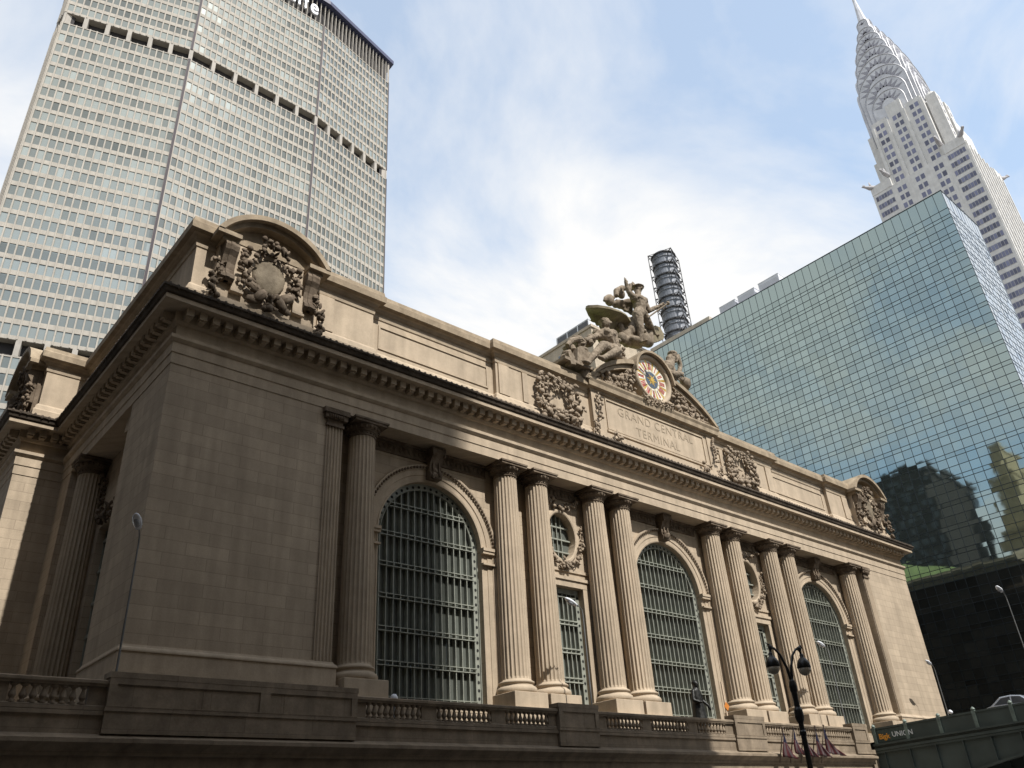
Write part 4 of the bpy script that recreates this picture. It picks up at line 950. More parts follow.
# ------------------------------------------------------------------ lamps, flags, statue, sign on the terrace
def cobra_lamp(x, y, zb, ztop, label, yaw=0.0, reach=1.0):
    t = thing('street_lamp', label, 'street lamp', (x,y,zb), 'cobra-head lamps on the terrace')
    m = M(); m.tube([(x,y,zb),(x,y,zb+2),(x,y,ztop-.5),(x-.05,y,ztop-.2),(x-.3,y,ztop+.02),(x-.55,y,ztop+.08)],[.05,.045,.035,.03,.03,.03],10); m.lathe([(.2,0),(.2,.25),(.12,.4)],12,(x,y,zb)); m.build('pole', m_galv, t)
    h = M(); h.ell((x-.95,y,ztop+.20),(.52,.19,.13),Matrix.Rotation(radians(20),3,'Y'),nu=16,nv=10); h.tube([(x-.62,y,ztop+.06),(x-.45,y,ztop+.07)],[.12,.07],10); h.build('lamp_head', m_white, t, smooth=True)
    g = M(); g.ell((x-1.0,y,ztop+.12),(.28,.14,.12),Matrix.Rotation(radians(20),3,'Y'),nu=12,nv=8); g.build('lens', simple('lamp_lens',(.35,.37,.40),.2), t, smooth=True)
    c = M(); c.lathe([(.055,0),(.055,.09),(.04,.11)],10,(x-.75,y,ztop+.24)); c.build('photocell', m_black, t)
    if yaw: t.rotation_euler = (0,0,yaw)
cobra_lamp(-.80,-2.6,-3.1,4.1,'white cobra-head lamp on a slim pole at the shaded left corner of the station',radians(62))
cobra_lamp(25.75,-2.6,-3.1,4.20,'white cobra-head lamp in front of the first narrow window')
cobra_lamp(54.6,-2.6,-3.1,4.30,'white cobra-head lamp in front of the right-hand arched window')
cobra_lamp(74.2,-2.6,-3.1,4.35,'pale cobra-head lamp at the right end of the station beyond the viaduct railing')
cobra_lamp(64.4,-14.0,-2.7,7.4,'white cobra-head lamp above the silver car on the viaduct')
def terrace_floods():
    for x,y,lab in ((13.0,-1.2,'small white floodlight beside the pedestal of the leftmost column'),(73.9,-3.0,'small white round light on the railing under the right end of the station')):
        t = thing('floodlight', lab, 'floodlight', (x,y,-3.1)); 
        m=M(); m.tube([(x,y,-3.1),(x,y,-1.55)],.05,8); m.build('stand', m_galv, t)
        h=M(); h.lathe([(.06,-.20),(.15,-.13),(.18,.07),(.15,.14)],14,(0,0,0),axis='Y'); R=Matrix.Rotation(radians(35),3,'X'); h.v=[tuple(Vector((x,y,-1.55+(1.6 if x>50 else 0)))+R@Vector(v)) for v in h.v]; h.build('lamp_head', m_white, t, smooth=True)
terrace_floods()
def twin_lamp():
    bx,by = 20.20,-19.0; zt=-2.95
    t = thing('street_lamp','black ornate twin-headed street lamp standing in the street before the station','street lamp',(bx,by,GZ))
    m = M(); m.lathe([(0.328,0),(0.328,.25),(0.281,.30),(0.265,.85),(0.203,.95),(0.172,1.1),(0.133,1.25),(0.117,1.4),(0.101,3.0),(0.101,4.6),(0.133,4.66),(0.133,4.75),(0.101,4.8),(0.094,5.05),(0.148,5.15),(0.179,5.32),(0.164,5.55),(0.117,5.65),(0.105,5.9),(0.117,6.2),(0.148,6.28),(0.156,6.45),(0.117,6.62),(0.047,6.75)],18,(bx,by,GZ)); m.build('pole', m_black, t, smooth=False)
    u = Vector((cos(radians(-14)),sin(radians(-14)),0)); top=Vector((bx,by,GZ+6.7))
    for s in (-1,1):
        a=M(); L=.80
        pts=[top-Vector((0,0,.15)),top+u*s*.12+Vector((0,0,.45)),top+u*s*.34+Vector((0,0,.95)),top+u*s*.60+Vector((0,0,1.20)),top+u*s*L+Vector((0,0,1.18)),top+u*s*(L+.04)+Vector((0,0,.92))]
        a.tube(pts,[.07,.055,.05,.045,.045,.05],10); a.ell(pts[4]+Vector((0,0,.03)),(.09,.09,.12)); a.tube([pts[3],pts[3]+u*s*.3+Vector((0,0,.16)),pts[4]+u*s*.16+Vector((0,0,.06))],[.03,.035,.02],6); a.build('arm', m_black, t, smooth=True)
        c=pts[5]
        h=M(); h.lathe([(.05,.12),(.08,.05),(.08,-.04),(.17,-.12),(.25,-.26),(.28,-.42),(.265,-.46)],20,c); hd=h.build('lamp_head', m_black, t, smooth=True)
        g=M(); g.lathe([(.25,-.465),(.24,-.58),(.16,-.70),(.04,-.76)],18,c); g.build('globe', simple('lamp_globe',(.52,.46,.36),.15), hd, smooth=True)
twin_lamp()

def flags():
    mr=simple('shaded_flag_red',(.060,.005,.008),.8); mw=simple('shaded_flag_white',(.10,.07,.072),.8); mb=simple('shaded_flag_blue',(.006,.006,.030),.8); mp=simple('flag_pole',(.10,.07,.05),.5)  # cloth colours darkened, the flags' shade put into the dye
    sp=[(41.6,'leftmost'),(42.9,'second from the left'),(44.2,'behind the black lamp post'),(45.7,'second from the right'),(46.9,'rightmost')]
    names=['leftmost of the five flags under the balustrade, furled at the bottom','second striped flag from the left, left of the black lamp post','striped flag half hidden behind the black lamp post','dark furled flag just right of the black lamp post','rightmost of the five flags under the balustrade, spread widest']
    for i,((x,_),lab) in enumerate(zip(sp,names)):
        t=thing('flag',lab,'flag',(x,-4.1,-4.9),'striped flags on slanting poles under the balustrade')
        tip=Vector((x-.25,-5.1,-2.58+.08*i)); ft=Vector((x+.1,-4.15,-4.6)); p=M(); p.tube([ft,tip],[.05,.03],8); p.ell(tip,(.07,.07,.07)); p.build('pole', mp, t)
        m=M(); nr,nc=13,14; vs=[]; wid=[1.5,1.2,1.3,1.6,2.0][i]; Lg=[1.65,1.5,1.7,1.75,1.7][i]; d=(tip-ft).normalized()
        for r in range(nr+1):            # r: along hoist (down the pole) = stripes ; c: along the fly, hanging down
            for c in range(nc+1):
                u=r/nr; v=c/nc
                h=tip-d*(.08+u*.95)
                fall=v*(Lg-.35*u)
                sway=wid*(u*.9+.25)*(.25+v*.75)*(1 if i!=0 else .8)
                wv=.10*sin(u*14+i*1.7+v*2.0)*(.3+v)
                vs.append((h.x+sway*.95-.15*v+ .05*sin(v*5+i), h.y*1.0+(1-v)*0+u*v*(-.15)+wv+ v*(.35-.55*u), h.z-fall+u*.35*v))
        fs=[];mi=[]
        for r in range(nr):
            for c in range(nc):
                fs.append((r*(nc+1)+c,r*(nc+1)+c+1,(r+1)*(nc+1)+c+1,(r+1)*(nc+1)+c)); mi.append(2 if (r<7 and c<6) else (0 if r%2==0 else 1))
        m.v=vs; m.f=fs; m.mi=mi
        cl=m.build('cloth',[mr,mw,mb],t,smooth=True); so_=cl.modifiers.new('thick','SOLIDIFY'); so_.thickness=.012
flags()

def bronze_statue():
    x,y,z=35.7,-2.7,-2.45
    V=lambda a,b,c: Vector((x+a*1.05,y+b*1.05,z+c*1.0))
    ped=M(); ped.box(x-.65,x+.65,y-.6,y+.6,-3.12,-2.45); ped.box(x-.55,x+.55,y-.5,y+.5,-2.448,z+.02)
    root=ped.build('statue', m_stone, None, (x,y,-3.12)); root['label']='dark bronze standing man in a long coat on a low pedestal before the central window'; root['category']='statue'
    caps=[(V(0,0,2.30),V(0,0,1.65),.26,.33),(V(0,0,1.6),V(0,0,1.05),.34,.42),(V(0,0,1.05),V(.02,.02,.15),.42,.56),(V(0,-.02,2.3),V(0,-.03,2.55),.12,.14),(V(-.30,0,2.2),V(-.48,-.1,1.65),.15,.13),(V(-.48,-.1,1.65),V(-.25,-.42,1.5),.12,.09),
          (V(.30,0,2.2),V(.50,.0,1.7),.15,.13),(V(.50,0,1.7),V(.62,-.3,1.38),.12,.09),(V(.62,-.3,1.38),V(.68,-.35,1.2),.09,.1),(V(-.28,.0,2.22),V(.28,0,2.22),.17,.17),(V(-.18,-.1,.5),V(-.20,-.22,.08),.2,.16),(V(.2,-.1,.5),V(.2,-.2,.08),.2,.16)]
    ells=[(V(0,-.04,2.72),(.17,.20,.24)),(V(0,-.23,2.70),(.04,.06,.06)),(V(0,-.14,2.58),(.13,.12,.12)),(V(0,.02,2.78),(.20,.21,.18)),(V(-.20,-.34,.07),(.13,.26,.08)),(V(.2,-.32,.07),(.13,.26,.08)),(V(0,.05,.25),(.62,.42,.24)),(V(-.22,-.46,1.50),(.09,.11,.08)),(V(.70,-.36,1.14),(.09,.10,.11))]
    figure('bronze_figure',None,None,(x,y,z),caps,ells,.045,m_bronze,.02,None,root,2)
bronze_statue()
def road_sign():
    x,y=38.45,-2.9
    t=thing('road_sign','small orange diamond work sign on a thin post right of the bronze statue','sign',(x,y,-3.1))
    m=M(); m.box(x-.05,x+.05,y-.04,y+.04,-3.1,.55); m.build('post', simple('pale_post',(.55,.42,.30),.7), t)
    m=M(); R=Matrix.Rotation(radians(40),3,'Y'); m.box(-.20,.20,-.02,.02,-.20,.20,R=R,o=(x+.05,y-.07,-1.05)); m.build('plate', m_orange, t)
road_sign()

# ------------------------------------------------------------------ windows by the hundred
def sky_line(px):
    P=[(-50,345),(0,348),(95,352),(165,282),(198,222),(262,214),(322,268),(520,350),(560,366),(600,310),(660,310),(720,430),(850,480),(905,540),(940,715),(1024,690),(1100,690)]
    for a,b in zip(P[:-1],P[1:]):
        if a[0]<=px<=b[0]: return a[1]+(b[1]-a[1])*(px-a[0])/(b[0]-a[0])
    return 0
def windows(quads, name, mat, parent, limit=100, vis=None):
    """quads: 4-point panes. The hundred that show largest become parts, the rest one mesh."""
    sc=[]
    for i,q in enumerate(quads):
        P=[project(p) for p in q]; a=0
        if all(P):
            cx=sum(p[0] for p in P)/4; cy=sum(p[1] for p in P)/4
            if 6<cx<1018 and 6<cy<762 and cy<sky_line(cx)-12 and (vis is None or vis(cx,cy)):
                a=abs(sum(P[k][0]*P[(k+1)%4][1]-P[(k+1)%4][0]*P[k][1] for k in range(4)))/2
        sc.append((a,i))
    sc.sort(reverse=True); top=set(i for a,i in sc[:limit] if a>0)
    rest=M()
    for i,q in enumerate(quads):
        if i in top:
            m=M(); m.add(q,[(0,1,2,3)]); m.build(name, mat, parent)
        else: rest.add(q,[(0,1,2,3)])
    if rest.f: rest.build(name, mat, parent, kind='stuff')

# ------------------------------------------------------------------ the broad slab tower behind
def slab_tower():
    t=thing('office_tower','huge pale concrete slab tower with dark recessed bands behind the station','office tower',(45,135,GZ))
    mc=stone('precast_concrete',(0.385,0.352,0.305),streak=.10,bumpy=.05); mdk=simple('dark_recess',(.035,.032,.032),.9); mp=simple('dark_seam',(.030,.020,.026),.7); mcol=stone('concrete_pier',(0.37,.34,.30),streak=.1,bumpy=.05)
    mg=pane_mat('tower_glass',(.29,.315,.295),.15,.42,spec=.6,randlo=.65,randhi=1.2,rand2=(3.83,-.70,.55,1.12))
    PL=[(1.5,180),(-2.3,133.0),(-1.8,128.35),(27,120),(63.8,120),(92.0,126.2),(92.6,150),(91,180)]
    P=[Vector(p) for p in PL]
    B1t,B2b,B2t,FB,RT=83.7,175.5,179.25,219.5,229.6
    NW=[14,3,19,24,19,14,14]; NC=[4,1,6,6,6,4,4]
    quads=[]; wall=M(); sp=M(); fin=M(); seam=M(); rec=M(); pier=M()
    c=sum(P,Vector((0,0)))/len(P)
    for k in range(len(P)-1):
        a,b=P[k],P[k+1]; d=(b-a); L=d.length; d.normalize(); o=Vector((d.y,-d.x))
        R=Matrix(((d.x,o.x,0),(d.y,o.y,0),(0,0,1))); O=(a.x,a.y,0)
        def B(m,x0,x1,d0,d1,z0,z1): m.box(x0,x1,d0,d1,z0,z1,R=R,o=O)
        n=NW[k]; w=(L-.5)/n
        for z0,z1,rows in ((B1t,B2b,24),(B2t,FB,11),(20.0,B1t-3.7,16)):
            h=(z1-z0)/rows
            B(wall,.05,L-.05,-.7,-.25,z0,z1)
            for r in range(rows+1):
                zz=z0+r*h
                if r==rows: B(sp,.0,L,-.25,0,zz-.30,zz)
                else: B(sp,.0,L,-.25,0,zz-(.0 if r==0 else .30),zz+.86)
            for i in range(n+1):
                x=.25+i*w; B(fin,max(0,x-.15),min(L,x+.15),-.25,.16,z0,z1)
            for r in range(rows):
                za=z0+r*h+.86; zb=z0+(r+1)*h-.30
                for i in range(n):
                    x0=.25+i*w+.15; x1=.25+(i+1)*w-.15; j=random.uniform(-.012,.012); j2=random.uniform(-.01,.01)
                    if k==1: continue
                    quads.append([tuple(Vector(O)+R@Vector(v)) for v in ((x0,-.14+j+j2,za),(x1,-.14-j+j2,za),(x1,-.14-j-j2,zb),(x0,-.14+j-j2,zb))])
        for z0,z1 in ((B2b,B2t),(B1t-3.7,B1t)):
            q=M(); B(q,.0,L,-2.6,-1.9,z0,z1); q.build('recess',mdk,t); B(sp,0,L,-2.5,-.02,z1-.06,z1+.01)
            nc=NC[k]
            for i in range(nc+1): x=i*L/nc; q=M(); B(q,max(.0,x-.5),min(L,x+.5),-1.8,.02,z0,z1); q.build('pier',mcol,t)
        B(rec,.0,L,-2.4,-1.5,FB,RT)
        nf=NW[k] if k!=3 else 24
        for i in range(nf+1): x=i*L/nf; B(pier,max(0,x-.10),min(L,x+.10),-.6,.08,FB,RT-.4)
        if k>=2 and k<5:
            for z0,z1 in ((B1t,B2b),(B2t,FB),(20,B1t-3.7)): B(seam,L-.36,L+.22 if k<4 else L,.0,.18,z0,z1)
    wall.build('wall',mc,t); sp.build('spandrel',mc,t); fin.build('mullion',mc,t); seam.build('seam',mp,t); rec.build('crown_recess',mdk,t); pier.build('fin_screen',mcol,t)
    s=M(); poly=[(p+(p-c).normalized()*1.6) for p in P]; s.prism([(p.x,p.y) for p in poly],RT,RT+1.6,plane='XY'); s.build('roof_slab',simple('navy_roof_edge',(.045,.05,.10),.5),t)
    pd=M(); pd.prism([(p.x,p.y) for p in P],GZ,20,plane='XY'); pd.build('podium',mc,t)
    windows(quads,'window',mg,t)
    text_mesh('MetLife',9.2,simple('white_sign',(.85,.86,.9),.5),'rooftop_sign',t,(61.3,119.55,221.7),.25,'RIGHT',(pi/2,0,0),.06,1.22,.68)
slab_tower()

# ------------------------------------------------------------------ glass hotel block at the right
def glass_block():
    t=thing('glass_building','blue-green mirror glass building with a fine grid of panes at the right of the station','glass building',(107,15,GZ))
    X0,X1,Y0,Y1,ZT=100.0,113.6,-13.4,47.0,72.16
    mg=pane_mat('mirror_glass',(.305,.375,.365),.03,.92,randlo=.88,randhi=1.06,bump=.06,bscale=.35)
    mg2=pane_mat('mirror_glass_sunlit_south',(.50,.58,.66),.12,.8,randlo=.85,randhi=1.05)  # paler copy of the pane colour for the sunlit south side
    mm=simple('dark_mullion',(.022,.032,.038),.4,.3)
    core=M(); core.box(X0+.25,X1-.25,Y0+.25,Y1-.2,GZ,ZT-.05); core.build('core',simple('building_core',(.05,.055,.06),.9),t)
    rows=[(68.83,ZT-.08)]; z=68.80; rows+= [(67.72,68.79),(67.13,67.69)]; z=67.13
    while z>GZ+3.2:
        rows+=[(z-1.23,z-.03),(z-2.47,z-1.27),(z-3.07,z-2.51)]; z-=3.1
    quads=[]; q2=[]
    w=1.305
    ys=[Y0+i*w for i in range(int((Y1-Y0)/w)+1)]
    for y0,y1 in zip(ys[:-1],ys[1:]):
        for za,zb in rows:
            # every pane sits very slightly out of true, so reflections break from pane to pane
            s1=random.gauss(0,.0034); s2=random.gauss(0,.0026); a,b=y0+.03,y1-.03
            h=(zb-za)/2; ww=(b-a)/2; x=X0
            quads.append([(x-s1*ww-s2*h,b,za),(x+s1*ww-s2*h,a,za),(x+s1*ww+s2*h,a,zb),(x-s1*ww+s2*h,b,zb)])
    xs=[X0+i*w for i in range(int((X1-X0)/w)+1)]
    for x0,x1 in zip(xs[:-1],xs[1:]):
        for za,zb in rows:
            s1=random.gauss(0,.012); q2.append([(x0+.05,Y0-s1,za),(x1-.05,Y0+s1,za),(x1-.05,Y0+s1,zb),(x0+.05,Y0-s1,zb)])
    m=M()
    ms=M()
    for y in ys: m.box(X0-.03,X0+.06,y-.03,y+.03,GZ,ZT)
    for x in xs[1:]: ms.box(x-.03,x+.03,Y0-.03,Y0+.06,GZ,ZT)
    zl=[68.81,67.705,67.11]; z=67.11
    while z>GZ+3.2: zl+=[z-1.24,z-2.48,z-3.1]; z-=3.1
    for z in zl: m.box(X0-.045,X0+.06,Y0-.02,Y1,z-.03,z+.03); ms.box(X0+.07,X1,Y0-.045,Y0+.06,z-.03,z+.03)
    m.box(X0-.06,X0+.2,Y0-.06,Y1,ZT-.10,ZT+.03); m.box(X0+.2,X1,Y0-.06,Y0+.2,ZT-.10,ZT+.03)
    m.build('mullion_grid',mm,t); ms.build('south_mullion_grid',simple('sunlit_pale_mullion',(.30,.35,.41),.4,.2),t)  # south mullions coloured pale, as sunlight would show them
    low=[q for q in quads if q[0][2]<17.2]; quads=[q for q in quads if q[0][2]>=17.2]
    windows(quads,'pane',mg,t); windows(low,'lower_pane',pane_mat('lower_glass_dark_reflection',(.045,.05,.048),.04,.6,randlo=.6,randhi=1.2),t,limit=0); windows(q2,'south_pane',mg2,t,vis=lambda x,y:y<400)  # lower panes coloured near black, a dark reflection put into the glass
    roof=M(); roof.box(X0+.2,X1,Y0+.2,Y1,ZT-.04,ZT+.02); roof.build('roof',simple('roof_gravel',(.3,.29,.27),.9),t)
    mw=simple('pale_metal_box',(.62,.63,.68),.5,0,.1,1)
    for i,(a,b,top) in enumerate(((23.6,27.0,73.95),(19.5,23.0,74.1),(14.6,18.6,74.25))):
        u=M(); u.box(X0+.8,X0+4.5,a,b,ZT+.02,top+.05); u.box(X0+.75,X0+4.55,a-.05,b+.05,top+.05,top+.15); v=u.build('rooftop_unit',mw,t)
        s=M()
        for k in range(6): s.box(X0+.78,X0+.8,a+.2,b-.2,ZT+.3+k*.25,ZT+.38+k*.25)
        s.build('louvre',simple('louvre_grey',(.45,.46,.5),.5),v)
    u=M(); u.box(X0+.1,X0+3.0,29.0,43.0,ZT+.02,ZT+.95); u.build('roof_upstand',stone('buff_upstand',(.50,.44,.36),bumpy=.1),t)
glass_block()

def chimney():
    x,y,z0,z1=106.6,40.6,72.2,97.2
    t=thing('exhaust_stack','tall grey ribbed exhaust stack inside a black steel lattice behind the statue group','chimney',(x,y,z0))
    m=M(); r=2.35; prof=[]
    n=9; h=(z1-z0)/n
    for k in range(n):
        z=z0+k*h; prof+= [(r,z-z0),(r,z-z0+h*.46),(r+.14,z-z0+h*.47),(r+.14,z-z0+h*.53),(r,z-z0+h*.54),(r,z-z0+h*.95),(r+.10,z-z0+h*.96)]
    prof.append((r,z1-z0)); m.lathe(prof,28,(x,y,z0)); m.build('pipe',simple('dull_grey_metal',(.17,.18,.20),.55,.3,.3,1.2),t)
    f=M(); R_=3.55
    cs=[(x+R_*cos(pi/4+i*pi/2+.35),y+R_*sin(pi/4+i*pi/2+.35)) for i in range(4)]
    for c in cs: f.tube([(c[0],c[1],z0),(c[0],c[1],z1-.4)],.085,6)
    for k in range(n+1):
        z=z0+k*h-.4 if k else z0+.2
        for i in range(4):
            a=cs[i]; b=cs[(i+1)%4]; f.tube([(a[0],a[1],z),(b[0],b[1],z)],.06,6); f.tube([(a[0],a[1],z-1.0),((a[0]*.72+x*.28),(a[1]*.72+y*.28),z)],.08,5)
            f.tube([(a[0],a[1],z),(x+(a[0]-x)*.62,y+(a[1]-y)*.62,z)],.12,6); f.tube([(a[0],a[1],z),(a[0]*.6+b[0]*.4,a[1]*.6+b[1]*.4,z-.9)],.07,5)
        f.lathe([(r+.05,z-z0-.12),(r+.28,z-z0-.12),(r+.28,z-z0+.12),(r+.05,z-z0+.12)],20,(x,y,z0),cap=False)
    f.build('lattice',simple('black_steel',(.03,.03,.033),.6),t)
chimney()

def beige_block():
    X=90.0; t=thing('beige_building','buff building with grey louvred plant screen on its roof, just left of the statue group','building',(95,60,GZ)); DY=8.95; DZ=8.5
    mb=stone('buff_brick',(.50,.42,.32),ashlar=(.6,.2),bumpy=.1)
    m=M(); m.box(X,X+30,48.6,95,GZ,77.3); m.box(X-.25,X+30.2,48.3,95.2,77.302,77.9); m.build('wall',mb,t)
    g=M(); f=M()
    for k in range(7):
        for z in (72.6,68.4,64.2): g.quad((X-.03,53+k*4.9,z),(X-.03,51.2+k*4.9,z),(X-.03,51.2+k*4.9,z+2.6),(X-.03,53+k*4.9,z+2.6)); f.box(X-.12,X+.02,51.1+k*4.9,53.1+k*4.9,z-.16,z-.01)
    g.build('window',simple('blue_window',(.16,.20,.26),.15),t); f.build('sill',mb,t)
    ya,yb,za,zb=49.9,58.8,77.9,80.2; n=3; st=(yb-ya)/n
    s=M(); s.box(X+1.0,X+9,ya,yb,za,zb); s.box(X+.9,X+9.1,ya-.1,yb+.1,zb,zb+.2)
    for k in range(n+1): s.box(X+.86,X+1.0,ya+st*k-.09,ya+st*k+.09,za,zb)
    sc=s.build('plant_screen',simple('light_grey_frame',(.55,.57,.60),.5),t)
    l=M()
    for k in range(n):
        for j in range(10): l.box(X+.94,X+.995,ya+.13+st*k,ya-.13+st*(k+1),za+.12+j*.21,za+.29+j*.21)
    l.build('louvre',simple('dark_louvre',(.10,.105,.115),.5),sc)
beige_block()

# ------------------------------------------------------------------ art-deco skyscraper far right
def spire_tower():
    t=thing('art_deco_skyscraper','white brick art-deco skyscraper with tiered sunburst crown, corner gargoyles and needle spire','skyscraper',(246,19,GZ))
    mw=stone('white_glazed_brick',(.60,.585,.56),streak=.06,bumpy=.05); mgy=stone('grey_brick',(.40,.39,.40),streak=.08,bumpy=.05)
    mst=simple('chrome_steel_cladding',(.50,.50,.515),.42,.25,.22,.35); mwin=pane_mat('tower_window',(.11,.115,.17),.25,.1,randlo=.6,randhi=1.7)
    mtri=simple('crown_window',(.25,.245,.275),.4)
    X0,X1,Y0,Y1=230.3,262.0,3.0,34.6
    wall=M(); band=M(); quads=[]
    ZS=178.0
    wall.box(X0,X1,Y0,Y1,GZ,ZS)
    # parapets of the corner blocks
    for a,b in ((Y0,9.6),(27.6,Y1)): wall.box(X0-.15,X0+7,a,b,ZS,ZS+3.6); 
    for a in (X1-7,): wall.box(a,X1+.1,Y0-.1,9.6,ZS,ZS+3.6)
    # west face: banded corner bays and three columns of paired windows in the middle
    z=ZS-3.0
    while z>90:
        for a,b in ((Y0+.7,9.2),(28.2,Y1-.7)):
            q_=M(); q_.box(X0-.06,X0+.02,a,b,z-.1,z+1.9); q_.build('dark_band',mgy,t)
            n=6
            for i in range(n):
                u0=a+(b-a)*i/n+.08; u1=a+(b-a)*(i+1)/n-.08
                quads.append([(X0-.09,u1,z),(X0-.09,u0,z),(X0-.09,u0,z+1.75),(X0-.09,u1,z+1.75)])
        z-=3.43
    def centre(xf,zlo,zhi,cols):
        zz=zlo
        while zz+2<zhi:
            for yc in cols:
                for s in (-1,1):
                    quads.append([(xf-.03,yc+s*.85+.62,zz),(xf-.03,yc+s*.85-.62,zz),(xf-.03,yc+s*.85-.62,zz+2.0),(xf-.03,yc+s*.85+.62,zz+2.0)])
            zz+=3.43
    centre(X0,95,ZS-1,(12.6,18.8,25.0))
    # south face
    z=ZS-3.0; south=[]
    while z>90:
        for i in range(9):
            u=X0+1.5+i*3.3; south.append([(u,Y0-.05,z),(u+1.5,Y0-.05,z),(u+1.5,Y0-.05,z+1.9),(u,Y0-.05,z+1.9)])
        z-=3.43
    for i in range(10): wall.box(X0+.2+i*3.3,X0+1.0+i*3.3,Y0-.35,Y0+.1,GZ,ZS+1)
    # upper shaft: cross-shaped
    XU=232.0
    wall.box(XU,260,9.9,27.4,ZS,205.5); wall.box(XU+2.6,257,7.2,31.0,ZS,205.0); wall.box(XU+6,254,5.0,33,ZS,196)
    for yc in (12.6,18.8,25.0): 
        wall.box(XU-.5,XU+1,yc-3.1+.0,yc-2.1,ZS,206)
    wall.box(XU-.5,XU+1,27.0,28.0,ZS,205)
    centre(XU-.0,ZS+1.5,207,(12.6,18.8,25.0))
    for yc,top in ((12.6,209),(18.8,213),(25.0,209)):
        wall.box(XU,XU+10,yc-2.6,yc+2.6,205.5,top-1.5); 
    # dormer piers on the south side, catching the sun
    for xa in (233.5,241.0): wall.box(xa,xa+4.0,5.6,9.0,ZS,206.5); wall.lathe([(2.0,0),(1.5,1.4),(.2,2.2)],12,(xa+2.0,7.6,206.5))
    for xa in (233.5,241.0):
        zz=ZS+2
        while zz<204: south.append([(xa+1.3,5.55,zz),(xa+2.5,5.55,zz),(xa+2.5,5.55,zz+1.6),(xa+1.3,5.55,zz+1.6)]); zz+=3.4
    wall.build('shaft',mw,t);
    # stepped crown: on each side a stack of nested arches
    cx,cy=244.5,20.2
    lv=[(8.84,9.88,199,232),(8.09,8.93,210,238.5),(7.07,7.69,219,244.5),(5.95,6.46,228,250),(4.65,5.13,236,255),(3.35,3.70,244,260),(2.14,2.38,251,266),(7.44,10.36,199,225.5),(5.86,10.73,199,219.5)]
    cr=M(); tri=M(); rims=M()
    def arch_prof(w,zb,zt,n=28):
        h=w*1.15; zs=zt-h
        return [(-w,zb)]+[(-w*cos(pi*i/n), zs+h*sin(pi*i/n)) for i in range(n+1)]+[(w,zb)]
    for k,(w,l,zb,zt) in enumerate(lv):
        pr=arch_prof(w,zb,zt); h=w*1.15; zs=zt-h
        cr.prism([(cy+u,z) for u,z in pr],cx-l,cx+l,plane='YZ'); cr.prism([(cx+u,z) for u,z in pr],cy-l-.013,cy+l+.013,plane='XZ')
        pw=[(cx-l-.05,cy+u,z) for u,z in pr]; rims.tube(pw,.20,5); ps=[(cx+u,cy-l-.06,z) for u,z in pr]; rims.tube(ps,.14,5)
        nt=[11,10,9,8,7,5,3,9,7][k]
        for i in range(nt):
            a=radians(4)+radians(172)*(i+.5)/nt; p=Vector((-w*cos(a),zs+h*sin(a))); nrm=Vector((-cos(a)*1.15,sin(a))).normalized(); tg=Vector((nrm.y,-nrm.x))
            hgt=(3.3,3.2,3.0,2.8,2.6,2.2,1.6,3.2,3.0)[k]; wd=(.95,.92,.88,.8,.7,.6,.45,.9,.8)[k]; b=p-nrm*.55
            Q=(b,b-nrm*hgt-tg*wd,b-nrm*hgt+tg*wd)
            tri.add([(cx-l-.08,cy+q.x,q.y) for q in Q],[(0,1,2)]); tri.add([(cx+q.x,cy-l-.09,q.y) for q in Q],[(0,1,2)])
    cr.build('crown',mst,t); rims.build('crown_rim',simple('rim_shadow_grey',(.36,.36,.38),.5,.2),t); tri.build('triangular_window',mtri,t,kind='stuff')  # rims greyed to draw the shadow gap along each arch
    s=M(); s.lathe([(2.2,0),(1.5,5),(1.05,10),(.7,15),(.42,22),(.2,32),(.05,42)],8,(cx,cy,264)); s.build('spire',mst,t)
    # gargoyles
    for px,py,z,d in ((X0,9.9,183.5,(-1,.0)),(X0,Y0+.6,181.6,(-.7,-.7)),(X0,28.2,183.5,(-1,.2)),(X0,Y1-.6,181.6,(-.7,.7)),(X1,Y0+.4,181,(.7,-.7))):
        g=M(); d=Vector((d[0],d[1],0)).normalized(); p=Vector((px,py,z)); g.tube([p-d*2,p+d*.8,p+d*2.0+Vector((0,0,.5)),p+d*2.8+Vector((0,0,.85)),p+d*3.3+Vector((0,0,.55))],[.75,.8,.45,.42,.10],8); g.ell(p+d*2.5+Vector((0,0,1.0)),(.52,.52,.45)); g.tube([p+d*.2,p+d*.4+Vector((0,0,2.6))],[.6,.1],6); g.build('gargoyle',mgy,t,smooth=True)
    windows(quads,'window',mwin,t,vis=lambda x,y: x>860); 
    so2=M()
    for q in south: so2.add(q,[(0,1,2,3)])
    so2.build('south_window',mwin,t,kind='stuff')
spire_tower()

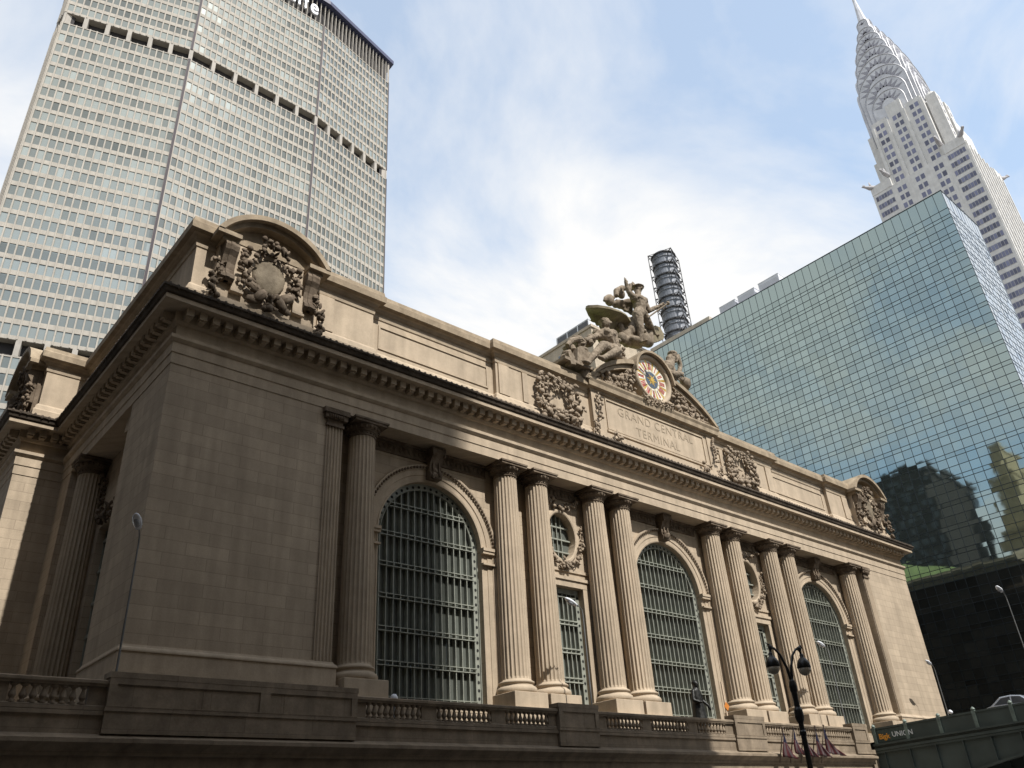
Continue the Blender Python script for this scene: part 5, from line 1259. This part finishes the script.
# ------------------------------------------------------------------ buildings across and along the street (behind and beside the camera; they shade the front and show in the mirror glass)
def plain_block(name,label,x0,x1,y0,y1,z1,mat,gm,pitch=(3.2,3.7),ww=1.5,wh=2.0,sides='NE',setback=None):
    t=thing(name,label,'building',((x0+x1)/2,(y0+y1)/2,GZ))
    m=M(); m.box(x0,x1,y0,y1,GZ,z1); m.box(x0-.5,x1+.5,y0-.5,y1+.5,z1,z1+1.2)
    if setback:
        for (a,b,c,d,z) in setback: m.box(a,b,c,d,z1+1.2,z); m.box(a-.3,b+.3,c-.3,d+.3,z,z+.8)
    m.build('wall',mat,t)
    g=M(); s=M()
    if 'N' in sides:
        n=int((x1-x0)/pitch[0]); 
        for i in range(n):
            x=x0+(i+.5)*(x1-x0)/n; z=GZ+5
            while z<z1-3: g.quad((x+ww/2,y1+.03,z),(x-ww/2,y1+.03,z),(x-ww/2,y1+.03,z+wh),(x+ww/2,y1+.03,z+wh)); s.box(x-ww/2-.1,x+ww/2+.1,y1-.02,y1+.16,z-.2,z-.02); z+=pitch[1]
    if 'E' in sides:
        n=int((y1-y0)/pitch[0])
        for i in range(n):
            y=y0+(i+.5)*(y1-y0)/n; z=GZ+5
            while z<z1-3: g.quad((x1+.03,y-ww/2,z),(x1+.03,y+ww/2,z),(x1+.03,y+ww/2,z+wh),(x1+.03,y-ww/2,z+wh)); s.box(x1-.02,x1+.16,y-ww/2-.1,y+ww/2+.1,z-.2,z-.02); z+=pitch[1]
    g.build('window',gm,t,kind='stuff'); s.build('sill',mat,t,kind='stuff')
mgl=simple('street_window_glass',(.05,.06,.07),.12)
mt1=stone('tan_brick',(.36,.29,.20),ashlar=(.6,.2),bumpy=.1); mt2=stone('dark_brick',(.055,.048,.042),ashlar=(.6,.2),bumpy=.1); mt4=stone('brown_masonry',(.20,.155,.115),ashlar=(.6,.2),bumpy=.1); mt3=stone('yellow_tan_brick',(.50,.40,.24),ashlar=(.6,.2),bumpy=.1)
plain_block('corner_building','low masonry block across the street beyond the viaduct',58,160,-80,-44.2,33.5,mt1,mgl)
plain_block('side_street_building','tall brown masonry block along the side street left of the station',-80,-27,-30,52,42,mt4,mgl,sides='E')
plain_block('street_building','broad tan masonry building across the street from the station',-75,35.0,-72,-44.2,48.5,mt1,mgl)
plain_block('setback_tower','tall tan office tower rising behind the building across the street',-60,19.6,-130,-100,140.5,mt1,mgl)
plain_block('dark_building','dark brick building mirrored in the glass block beyond the station roof',-75,-40,50,110,85,mt2,mgl,sides='E')
plain_block('slender_tower','slender yellow-tan tower mirrored in the glass block at the far right',-95,-62,33,43,64,mt3,mgl,sides='E',setback=[(-92,-65,34.5,41.5,82),(-88,-68,36,40,94)])
